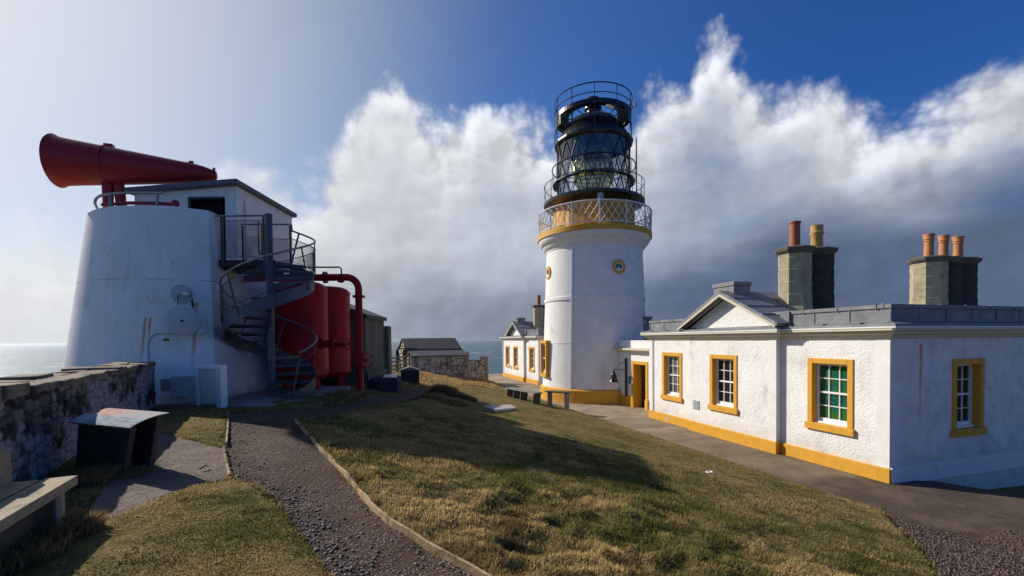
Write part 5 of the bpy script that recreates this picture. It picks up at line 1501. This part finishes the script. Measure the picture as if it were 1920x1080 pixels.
# ================================================================== path edging
def edging(px, label, hgt, drop):
    L = resample(G(*px), 70); mb = MB(); r = random.Random(3)
    for i, (a, b) in enumerate(zip(L, L[1:])):
        j0 = .022 * (fbm(i * .35, 0.5, 4) - .5) * 2; j1 = .022 * (fbm((i + 1) * .35, .5, 4) - .5) * 2
        d = (b - a).normalized(); n = Vector((-d.y, d.x, 0)) 
        za, zb = float(hbase(a.x, a.y)), float(hbase(b.x, b.y))
        w = .012
        mb.add([a + n * (w + j0), a - n * (w - j0), b - n * (w - j1), b + n * (w + j1)][0:0] or [(q.x, q.y, z) for z_, z__ in ((-drop, -drop), (hgt, hgt)) for q, z in
                ((a + n * w, za + z_ + (j0 if z_ > 0 else 0)), (a - n * w, za + z_ + (j0 if z_ > 0 else 0)), (b - n * w, zb + z__ + (j1 if z_ > 0 else 0)), (b + n * w, zb + z__ + (j1 if z_ > 0 else 0)))],
               [(4, 5, 6, 7), (0, 1, 5, 4), (2, 3, 7, 6), (1, 2, 6, 5), (3, 0, 4, 7)])
    o = tag(mb.build('path_edging', EDGE), label, 'path edging', 'timber boards edging the gravel path')
edging([(553, 787), (575, 812), (600, 840), (655, 895), (700, 950), (735, 980), (800, 1018), (860, 1052), (905, 1077), (940, 1098)], 'long pale timber board along the right side of the gravel path', .02, .14)
edging([(419, 840), (424, 865), (430, 893)], 'short pale timber board between bare earth and the left side of the path', .02, .1)
edging([(428, 772), (427, 800), (424, 832)], 'short dark timber board beside the grass patch near the white gate', .02, .1)
# ================================================================== benches by the lighthouse
def slab_bench(name, label, pts, zoff, h, w, legs, mat, legm, group=None):
    a, b = pts; T = thing(name, label, 'bench', (a.x, a.y, a.z), group)
    d = Vector((b.x - a.x, b.y - a.y, 0)); L = d.length; d.normalize(); n = Vector((-d.y, d.x, 0)); up = Vector((0, 0, 1))
    za = max(float(hbase(a.x, a.y)), 0); zb = max(float(hbase(b.x, b.y)), 0); zt = zoff
    c = (a + b) / 2; c.z = zt - .03
    MB().obox(c, d, n, up, L + .1, w, .055).build('seat', mat, T, bevel=.006)
    for f in legs:
        p = a.lerp(b, f); zg = max(float(hbase(p.x, p.y)), 0) - .15
        m = MB()
        top = Vector((p.x, p.y, zt - .056)); bot = Vector((p.x, p.y, zg)) + d * (-.16 if len(legs) > 2 else 0)
        dx = d * .03; nn = n * (w * .46)
        m.add([bot - dx - nn, bot + dx - nn, bot + dx + nn, bot - dx + nn, top - dx - nn, top + dx - nn, top + dx + nn, top - dx + nn], [(0, 3, 2, 1), (4, 5, 6, 7), (0, 1, 5, 4), (1, 2, 6, 5), (2, 3, 7, 6), (3, 0, 4, 7)])
        m.build('leg', legm, T)
a = P(955, 727, 22.6); b = P(1009, 735, 20.3)
slab_bench('bench', 'long grey bench on slanting slab legs at the lawn edge left of the lighthouse', (a, b), (a.z + b.z) / 2, .5, .42, (.06, .30, .55, .97), TIMBER_G, TIMBER_D)
a = P(1027, 733, 21.2); b = P(1067, 736, 20.6)
slab_bench('bench', 'short two-legged grey bench in front of the yellow lighthouse base', (a, b), (a.z + b.z) / 2 + .02, .5, .40, (.10, .90), TIMBER_D, TIMBER_G)
# ================================================================== lawn slab and small lawn items
sl = G((907, 765), (957, 761.5), (969, 768), (930, 772.5))
zt = max(p.z for p in sl) + .05
tag(MB().prism([(p.x, p.y) for p in sl], lambda x, y: float(hbase(x, y)) - .1, lambda x, y: float(hbase(x, y)) + .07).build('concrete_cover', SLAB, bevel=.012), 'pale flat slab lying in the lawn before the benches', 'slab')
p = ground_hit(1330, 887)
tag(MB().tube([Vector((p.x + .06 * cos(t), p.y + .06 * sin(t), p.z + .02)) for t in np.linspace(0, 2 * pi, 21)[:-1]], .015, 6, closed=True).build('lawn_ring', SASH, smooth=True), 'small white ring lying on the lawn near the pavement', 'ring')
p = ground_hit(375, 882); q = ground_hit(390, 876)
tag(MB().tube([p + Vector((0, 0, .02)), (p + q) / 2 + Vector((0, 0, .035)), q + Vector((0, 0, .02))], [.012, .014, .008], 6).build('stick', EDGE), 'short pale stick lying on the bare earth', 'stick')
# ================================================================== dark box, memorial stone
def far_box():
    c = ground_hit(769, 722); T = thing('storage_box', 'dark square box with shallow peaked lid on the far lawn', 'box', c)
    d = Vector((.97, .22, 0)).normalized(); n = Vector((-d.y, d.x, 0)); up = Vector((0, 0, 1))
    MB().obox(c + n * .3 + up * .22, d, n, up, .74, .60, .74).build('box_body', M('dark_box_paint', (.022, .024, .026), .6, var=.3), T, bevel=.01)
    l = MB(); vs = []
    for y in (-.04, .64):
        for x, z in ((-.41, .60), (.41, .60), (0, .74)): vs.append(c + d * x + n * y + up * z)
    l.add(vs, [(0, 1, 2), (5, 4, 3), (0, 3, 4, 1), (1, 4, 5, 2), (2, 5, 3, 0)]); l.build('lid', TIMBER_G, T)
far_box()
def plaque():
    c = ground_hit(724, 733); T = thing('memorial_stone', 'low dark stone block with pale sloping plaque at the foot of the concrete building', 'stone', c)
    up = Vector((0, 0, 1)); d = Vector((1, .1, 0)).normalized(); n = Vector((-d.y, d.x, 0))
    m = MB(); vs = []
    for z, k in ((-.15, 1.08), (.30, 1.0), (.42, .8)):
        for x, y in ((-.62, -.1), (-.2, -.3), (.38, -.26), (.46, .2), (.1, .5), (-.5, .45)): vs.append(c + d * (x * k) + n * (y * k + .2) + up * (z + (.06 if y > 0 else 0)))
    m.add(vs, [(12, 13, 14, 15, 16, 17)] + [(i * 6 + j, i * 6 + (j + 1) % 6, (i + 1) * 6 + (j + 1) % 6, (i + 1) * 6 + j) for i in range(2) for j in range(6)])
    m.build('stone_block', M('dark_rock', (.045, .042, .042), .85, var=.4, vs=6., bump=.7, bs=16., bd=.03), T, bevel=.03)
    p = c + up * .465 + n * .12 + d * .12; nu = (up + n * -.25).normalized(); MB().obox(p, d, nu.cross(d), nu, .42, .32, .03).build('plaque', ZINC, T)
plaque()
# ================================================================== stone shed at the far side of the lawn
def shed():
    a = R(24); d = Vector((cos(a), sin(a), 0)); n = Vector((sin(a), -cos(a), 0)); up = Vector((0, 0, 1))    # n faces the lawn
    o = P(771, 690, 31.5); zb = .4; o.z = 0
    T = thing('stone_shed', 'old stone shed with dark felt roof standing before the sea', 'shed', (o.x, o.y, 1.0))
    L = 4.05; zl, ze, zr = 2.28, 2.74, 3.50
    def q(u, w, z): p = o + d * u - n * w; return (p.x, p.y, z)
    stone_face('front_wall', q(0, 0, 0), q(L, 0, 0), zb, zl + .02, n, T, [(.13, .115, .10), (.21, .185, .16), (.16, .145, .13), (.26, .225, .19)], (.42, .39, .35), .10, su=.42, sv=.26, step=.07, depth=.07, seed=21)
    W = MB(); w1, w2, w3 = 1.5, 3.0, 4.6
    for u in (0, L):
        W.add([q(u, 0.02, zb), q(u, w3, zb), q(u, w3, ze), q(u, w2, zr), q(u, w1, ze), q(u, 0.02, zl)], [(0, 1, 2, 3, 4, 5)])
    W.add([q(0, w3, zb), q(L, w3, zb), q(L, w3, ze), q(0, w3, ze)], [(0, 1, 2, 3)])
    W.build('wall', M('lit_rubble', (.36, .30, .20), .9, var=.3, vs=5., bump=.7, bs=10., bd=.05), T)
    r = MB(); th = .09
    def slope(u0, u1, wa, za, wb, zb_):
        r.add([q(u0, wa, za), q(u1, wa, za), q(u1, wb, zb_), q(u0, wb, zb_)] + [q(u0, wa, za + th), q(u1, wa, za + th), q(u1, wb, zb_ + th), q(u0, wb, zb_ + th)], [(3, 2, 1, 0), (4, 5, 6, 7), (0, 1, 5, 4), (1, 2, 6, 5), (2, 3, 7, 6), (3, 0, 4, 7)])
    slope(-.1, L + .12, -.14, zl - .02, w1 + .05, ze - .08)
    slope(-.1, L + .05, w1 - .12, ze - .03, w2, zr); slope(-.1, L + .05, w2, zr, w3 + .1, ze - .03)
    r.build('roof', TAR, T)
    e = MB(); e.add([q(L + .02, w1, zb), q(L + .02, w3, zb), q(L + .02, w3, ze), q(L + .02, w1, ze), q(L + .75, w1 + .2, zb), q(L + .75, w3, zb), q(L + .75, w3, 2.35), q(L + .75, w1 + .2, 2.35)], [(4, 5, 6, 7), (3, 2, 6, 7), (0, 3, 7, 4), (1, 2, 6, 5)])
    e.build('lean_to', TAR, T)
    g = MB(); g.beam(q(0.3, -.16, zl - .02), q(.3, -.16, zb), .06, .06); g.build('downpipe', IRON, T)
    return o, d, n
so, sd, sn = shed()
def pier(u, v, name, label, Y, w, zt, zb=.2):
    c = P(u, v, Y); T = MB().box(c.x - w / 2, c.x + w / 2, c.y - w / 2, c.y + w / 2, zb, zt)
    return tag(T.build(name, M(name + '_stone', (.30, .25, .17), .9, var=.35, vs=4., bump=.7, bs=10., bd=.04), bevel=.03), label, 'pillar')
pier(872, 690, 'stone_pillar', 'square stone pillar between the shed and the low sea wall', 34.0, .55, 2.55)
def yard_wall():
    a = P(856, 690, 33.0); b = P(914, 690, 36.2); a.z = b.z = 0
    d = (b - a).normalized(); n = Vector((d.y, -d.x, 0))
    T = thing('yard_wall', 'low rubble yard wall right of the stone shed ending in a pier above the sea', 'wall', (a.x, a.y, .8))
    stone_face('wall_face', a, b, .0, 1.86, n, T, [(.13, .115, .10), (.22, .19, .16), (.16, .145, .13), (.27, .23, .18)], (.42, .37, .31), .09, su=.42, sv=.26, step=.07, depth=.07, seed=31)
    m = MB(); w = -n * .45; A, B_ = a - n * .02, b - n * .02
    m.add([tuple(p + Vector((0, 0, z))) for z in (0, 1.88) for p in (A, B_, B_ + w, A + w)], [(4, 5, 6, 7), (1, 2, 6, 5), (2, 3, 7, 6), (3, 0, 4, 7)])
    m.build('wall_core', COPE, T)
    c = b - d * .2 - n * .2; MB().obox((c.x, c.y, 1.06), d, n, (0, 0, 1), .48, .56, 2.12).build('pier', COPE, T, bevel=.04)
yard_wall()
def fence():
    a = P(728, 700, 25.0); b = P(770, 700, 28.5)
    T = thing('rail_fence', 'dark four-rail wooden fence between grey building and stone shed', 'fence', (a.x, a.y, 1.4))
    z0 = P(745, 697, 27).z
    A = Vector((a.x, a.y, 0)); B_ = Vector((b.x, b.y, 0)); d = (B_ - A).normalized()
    A = A - d * .8
    for k in range(4):
        z = z0 + .22 + k * .215; MB().beam(A + Vector((0, 0, z)), B_ + Vector((0, 0, z)), .035, .11).build('rail', TIMBER_G, T)
    for f in (.12, .5, .96):
        p = A.lerp(B_, f); MB().box(p.x - .05, p.x + .05, p.y - .05, p.y + .05, z0 - .5, z0 + 1.05).build('post', TIMBER_D, T)
fence()
def winch():
    c = P(748, 672, 27.6); T = thing('hand_winch', 'rusty iron wheel winch on a stand behind the wooden fence', 'winch', c)
    z = P(748, 658, 27.6).z; m = MB()
    m.tube([Vector((c.x - .18, c.y, z - 1.4)), Vector((c.x - .1, c.y, z + .1)), Vector((c.x + .05, c.y, z + .15))], .06, 6); m.tube([Vector((c.x + .15, c.y, z - 1.4)), Vector((c.x - .05, c.y, z + .05))], .05, 6)
    m.tube([Vector((c.x + .05, c.y, z + .15)), Vector((c.x + 1.1, c.y + .2, z + .12))], .04, 6)
    m.build('stand', IRON, T)
    w = MB(); ctr = Vector((c.x + .22, c.y - .1, z - .12)); w.tube([ctr + Vector((.36 * cos(t), .05 * sin(t), .42 * sin(t))) for t in np.linspace(0, 2 * pi, 25)[:-1]], .03, 6, closed=True)
    for k in range(4): w.tube([ctr, ctr + Vector((.36 * cos(k * pi / 2 + .4), .05 * sin(k * pi / 2 + .4), .42 * sin(k * pi / 2 + .4)))], .02, 5)
    w.build('wheel', IRON, T)
winch()
p = P(760, 700, 28.0); z1 = P(760, 655, 28.0).z
tag(MB().box(p.x - .11, p.x + .11, p.y - .11, p.y + .11, .6, z1).build('timber_post', TIMBER_D, bevel=.01), 'thick dark timber post at the fence end before the shed gable', 'post')

# ================================================================== turf blades, stones
def blades(name, x, y, hgt, wid, col, mat, lean=.6, zf=None):
    n = len(x); z = (zf or hground)(x, y) - .006
    an = rng.uniform(0, 2 * pi, n); ln = rng.uniform(.15, 1., n) * lean * hgt
    wind = np.array([.8, -.35])
    tx = np.cos(an) * ln + wind[0] * ln * .7; ty = np.sin(an) * ln + wind[1] * ln * .7
    a2 = rng.uniform(0, 2 * pi, n); wx = np.cos(a2) * wid / 2; wy = np.sin(a2) * wid / 2
    v = np.empty((n, 5, 3), np.float32)
    v[:, 0] = np.stack([x - wx, y - wy, z], -1); v[:, 1] = np.stack([x + wx, y + wy, z], -1)
    mx, my, mz = x + tx * .4, y + ty * .4, z + hgt * .62
    v[:, 2] = np.stack([mx + wx * .75, my + wy * .75, mz], -1); v[:, 3] = np.stack([mx - wx * .75, my - wy * .75, mz], -1)
    v[:, 4] = np.stack([x + tx, y + ty, z + hgt * rng.uniform(.8, 1., n)], -1)
    b = np.arange(n) * 5
    q = np.stack([b, b + 1, b + 2, b + 3], -1); t = np.stack([b + 3, b + 2, b + 4], -1)
    li = np.concatenate([q, t], 1).ravel().astype(np.int32)
    ls = np.stack([np.arange(n) * 7, np.arange(n) * 7 + 4], -1).ravel().astype(np.int32)
    me = bpy.data.meshes.new(name); me.vertices.add(n * 5); me.vertices.foreach_set('co', v.ravel())
    me.loops.add(n * 7); me.loops.foreach_set('vertex_index', li)
    me.polygons.add(n * 2); me.polygons.foreach_set('loop_start', ls)
    me.update()
    a = me.color_attributes.new('tint', 'FLOAT_COLOR', 'POINT')
    c = np.ones((n, 5, 4), np.float32); c[:, :, :3] = col[:, None, :]; 
    a.data.foreach_set('color', c.ravel())
    me.materials.append(mat)
    o = bpy.data.objects.new(name, me); COL.objects.link(o); return o
def bladem():
    m, nt, b = newmat('grass_blade')
    a = nt.new('ShaderNodeAttribute', attribute_name='tint').outputs['Color']
    nt.put(b.inputs['Base Color'], a); b.inputs['Roughness'].default_value = .8; b.inputs['Specular IOR Level'].default_value = .15
    t = nt.new('ShaderNodeBsdfTranslucent'); nt.put(t.inputs[0], a)
    mx = nt.new('ShaderNodeMixShader'); mx.inputs[0].default_value = .42
    out = m.node_tree.nodes['Material Output']
    nt.l.new(b.outputs[0], mx.inputs[1]); nt.l.new(t.outputs[0], mx.inputs[2]); nt.l.new(mx.outputs[0], out.inputs[0])
    return m
BLADE = bladem()
def scatter(n, r0, r1, a0=-68, a1=64, pw=1.0):
    u = rng.random(n); r = r0 * (r1 / r0) ** (u ** pw); an = np.radians(rng.uniform(a0, a1, n))
    return r * np.sin(an), r * np.cos(an), r
def turf_col(x, y, n):
    g = sstep(.40, .60, fbm(x * 1.1, y * 1.1, 60, 4) * .65 + fbm(x * 4.5, y * 4.5, 63, 3) * .35 + rng.uniform(-.10, .10, n))[:, None]
    straw = np.array([.49, .36, .152]) * rng.uniform(.55, 1.25, (n, 1)); green = np.array([.125, .135, .032]) * rng.uniform(.6, 1.3, (n, 1))
    c = green * (1 - g) + straw * g
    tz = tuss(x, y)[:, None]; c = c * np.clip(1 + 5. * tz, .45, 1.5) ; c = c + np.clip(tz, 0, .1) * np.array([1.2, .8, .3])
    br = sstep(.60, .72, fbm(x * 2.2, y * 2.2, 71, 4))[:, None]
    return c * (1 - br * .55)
x, y, r = scatter(620000, 2.0, 34)
keep = ~excl(x, y) & (edge_dist(x, y) > .05) & (rng.random(len(x)) < .45 + .55 * sstep(.32, .5, fbm(x * 1.7, y * 1.7, 66, 4)))
x, y, r = x[keep], y[keep], r[keep]; n = len(x)
left = (x < -1.2) & inside(np.vstack([PATH[:60], [[-20, 14], [-20, -5], [0, -5]]]), x, y)
tus = sstep(3.0, 6.5, edge_dist(x, y)) * sstep(15, 5, y)
hg = (.016 + .038 * fbm(x * 2, y * 2, 68, 3)) * rng.uniform(.6, 1.3, n) * np.where(left, .62, 1 + .35 * tus) * (1 - .5 * sstep(8., 14., r))
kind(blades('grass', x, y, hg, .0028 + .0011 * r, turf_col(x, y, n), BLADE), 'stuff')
# rough tufts: under the bench, by the board, along hummocks, along the edging, at wall feet
def tufts(spots, name, colr):
    X, Y, Hh, C = [], [], [], []
    for (c, rad, k, hh) in spots:
        rr = rad * np.sqrt(rng.random(k)); an = rng.uniform(0, 2 * pi, k)
        X.append(c.x + rr * np.cos(an)); Y.append(c.y + rr * np.sin(an)); Hh.append(hh * rng.uniform(.5, 1.1, k)); C.append(np.array(colr) * rng.uniform(.5, 1.4, (k, 1)))
    X, Y, Hh, C = map(np.concatenate, (X, Y, Hh, C))
    dist = np.hypot(X, Y)
    kind(blades(name, X, Y, Hh, .004 + .0011 * dist, C, BLADE, .8), 'stuff')
sp_ = []
for u, v, rd, k, hh in ((60, 1010, .35, 1500, .16), (130, 1000, .2, 900, .15), (15, 1050, .3, 1200, .14), (140, 985, .14, 900, .13), (215, 890, .3, 2200, .15), (255, 872, .25, 1600, .12), (180, 900, .3, 1500, .14), (285, 860, .15, 500, .08),
                        (650, 760, .5, 1500, .12), (640, 752, .4, 900, .16), (700, 768, .4, 700, .07), (660, 745, .4, 900, .2)):
    sp_.append((ground_hit(u, v), rd, k, hh))
for q in resample(pathL, 90)[2:70]:
    if random.random() < .75: sp_.append((Vector((q.x + random.uniform(-.10, .03), q.y, 0)), random.uniform(.04, .11), int(random.uniform(20, 90)), random.uniform(.03, .07)))
for q in resample(pathR, 120)[2:80]:
    if random.random() < .5: sp_.append((Vector((q.x + random.uniform(-.08, .12), q.y, 0)), random.uniform(.03, .10), int(random.uniform(15, 80)), random.uniform(.04, .10)))
tufts(sp_, 'dry_tuft_grass', (.27, .205, .10))
sp_ = []
for u, v, rd, k, hh in ((826, 742, .55, 2600, .24), (862, 750, .6, 2400, .18), (800, 746, .45, 1500, .10), (850, 757, .5, 1400, .08)):
    sp_.append((ground_hit(u, v), rd, k, hh))
tufts(sp_, 'heather_clump', (.24, .16, .075))
sp_ = []
for i in range(110):
    u = random.uniform(738, 935); sp_.append((ground_hit(u, random.uniform(700, 727)), random.uniform(.3, .8), 170, random.uniform(.09, .22)))
tufts(sp_, 'straw_bank_grass', (.50, .355, .155))
def stones(name, x, y, size, cols, zf, mat):
    n = len(x); z = np.array([zf(a, b) for a, b in zip(x, y)]) + size * .15
    base = np.array([(sx, sy, sz) for sx in (-1, 1) for sy in (-1, 1) for sz in (-1, 1)], float) * .55
    v = base[None] * size[:, None, None] * rng.uniform(.55, 1.15, (n, 8, 3)) * np.array([1., 1., .6])
    an = rng.uniform(0, pi, n); c, s = np.cos(an)[:, None], np.sin(an)[:, None]
    vx = v[:, :, 0] * c - v[:, :, 1] * s; vy = v[:, :, 0] * s + v[:, :, 1] * c
    V = np.stack([vx + x[:, None], vy + y[:, None], v[:, :, 2] + z[:, None]], -1)
    fq = np.array([(0, 1, 3, 2), (4, 6, 7, 5), (0, 4, 5, 1), (2, 3, 7, 6), (0, 2, 6, 4), (1, 5, 7, 3)])
    Fq = (fq[None] + (np.arange(n) * 8)[:, None, None]).reshape(-1, 4)
    me = bpy.data.meshes.new(name); me.vertices.add(n * 8); me.vertices.foreach_set('co', V.astype(np.float32).ravel())
    me.loops.add(Fq.size); me.loops.foreach_set('vertex_index', Fq.ravel().astype(np.int32)); me.polygons.add(len(Fq)); me.polygons.foreach_set('loop_start', (np.arange(len(Fq)) * 4).astype(np.int32)); me.update()
    a = me.color_attributes.new('tint', 'FLOAT_COLOR', 'POINT')
    cc = np.ones((n, 8, 4), np.float32); cc[:, :, :3] = cols[:, None, :]; a.data.foreach_set('color', cc.ravel())
    me.materials.append(mat); o = bpy.data.objects.new(name, me); COL.objects.link(o); return o
PEB = M('pebble', (0, 0, 0), .75, var=.2, vs=30., attr='tint', spec=.3)
x, y, r = scatter(110000, 2.4, 12, -50, 10)
k = inside(PATH, x, y); x, y, r = x[k], y[k], r[k]
pl = [Vector(p) for p in resample(pathL, 80)]; PLa = np.array([(p.x, p.y) for p in pl])
dl = np.min(np.hypot(x[:, None] - PLa[None, :, 0], y[:, None] - PLa[None, :, 1]), 1)
k = (rng.random(len(x)) < .035 + .85 * np.exp(-(dl / .22) ** 2)) ; x, y, r = x[k], y[k], r[k]
sz_ = .004 + .021 * rng.random(len(x)) ** 3.5
cl = np.array([.16, .14, .13]) * rng.uniform(.35, 1.5, (len(x), 1)) * np.array([1, .96, .92])
kind(stones('gravel', x, y, sz_, cl, zpath, PEB), 'stuff')
x, y, r = scatter(60000, 5.5, 14, 38, 66)
k = inside(GRAV, x, y) & ~inside(PAV, x, y); x, y = x[k], y[k]
cl = np.array([.13, .09, .07]) * rng.uniform(.35, 1.6, (len(x), 1))
kind(stones('loose_gravel', x, y, .006 + .022 * rng.random(len(x)) ** 3, cl, zgrav, PEB), 'stuff')
# ================================================================== sea air: one even volume round everything below the sky
def haze():
    m = bpy.data.materials.new('sea_air'); m.use_nodes = True; nt = NT(m.node_tree); nt.n.clear()
    out = nt.new('ShaderNodeOutputMaterial'); v = nt.new('ShaderNodeVolumePrincipled')
    v.inputs['Density'].default_value = 3.0e-5; v.inputs['Color'].default_value = (.72, .80, .93, 1); v.inputs['Anisotropy'].default_value = .75
    nt.l.new(v.outputs[0], out.inputs['Volume'])
    b = MB().box(-61000, 61000, -61000, 61000, -89.5, 21.0).build('haze', m)
    kind(b, 'stuff')
haze()
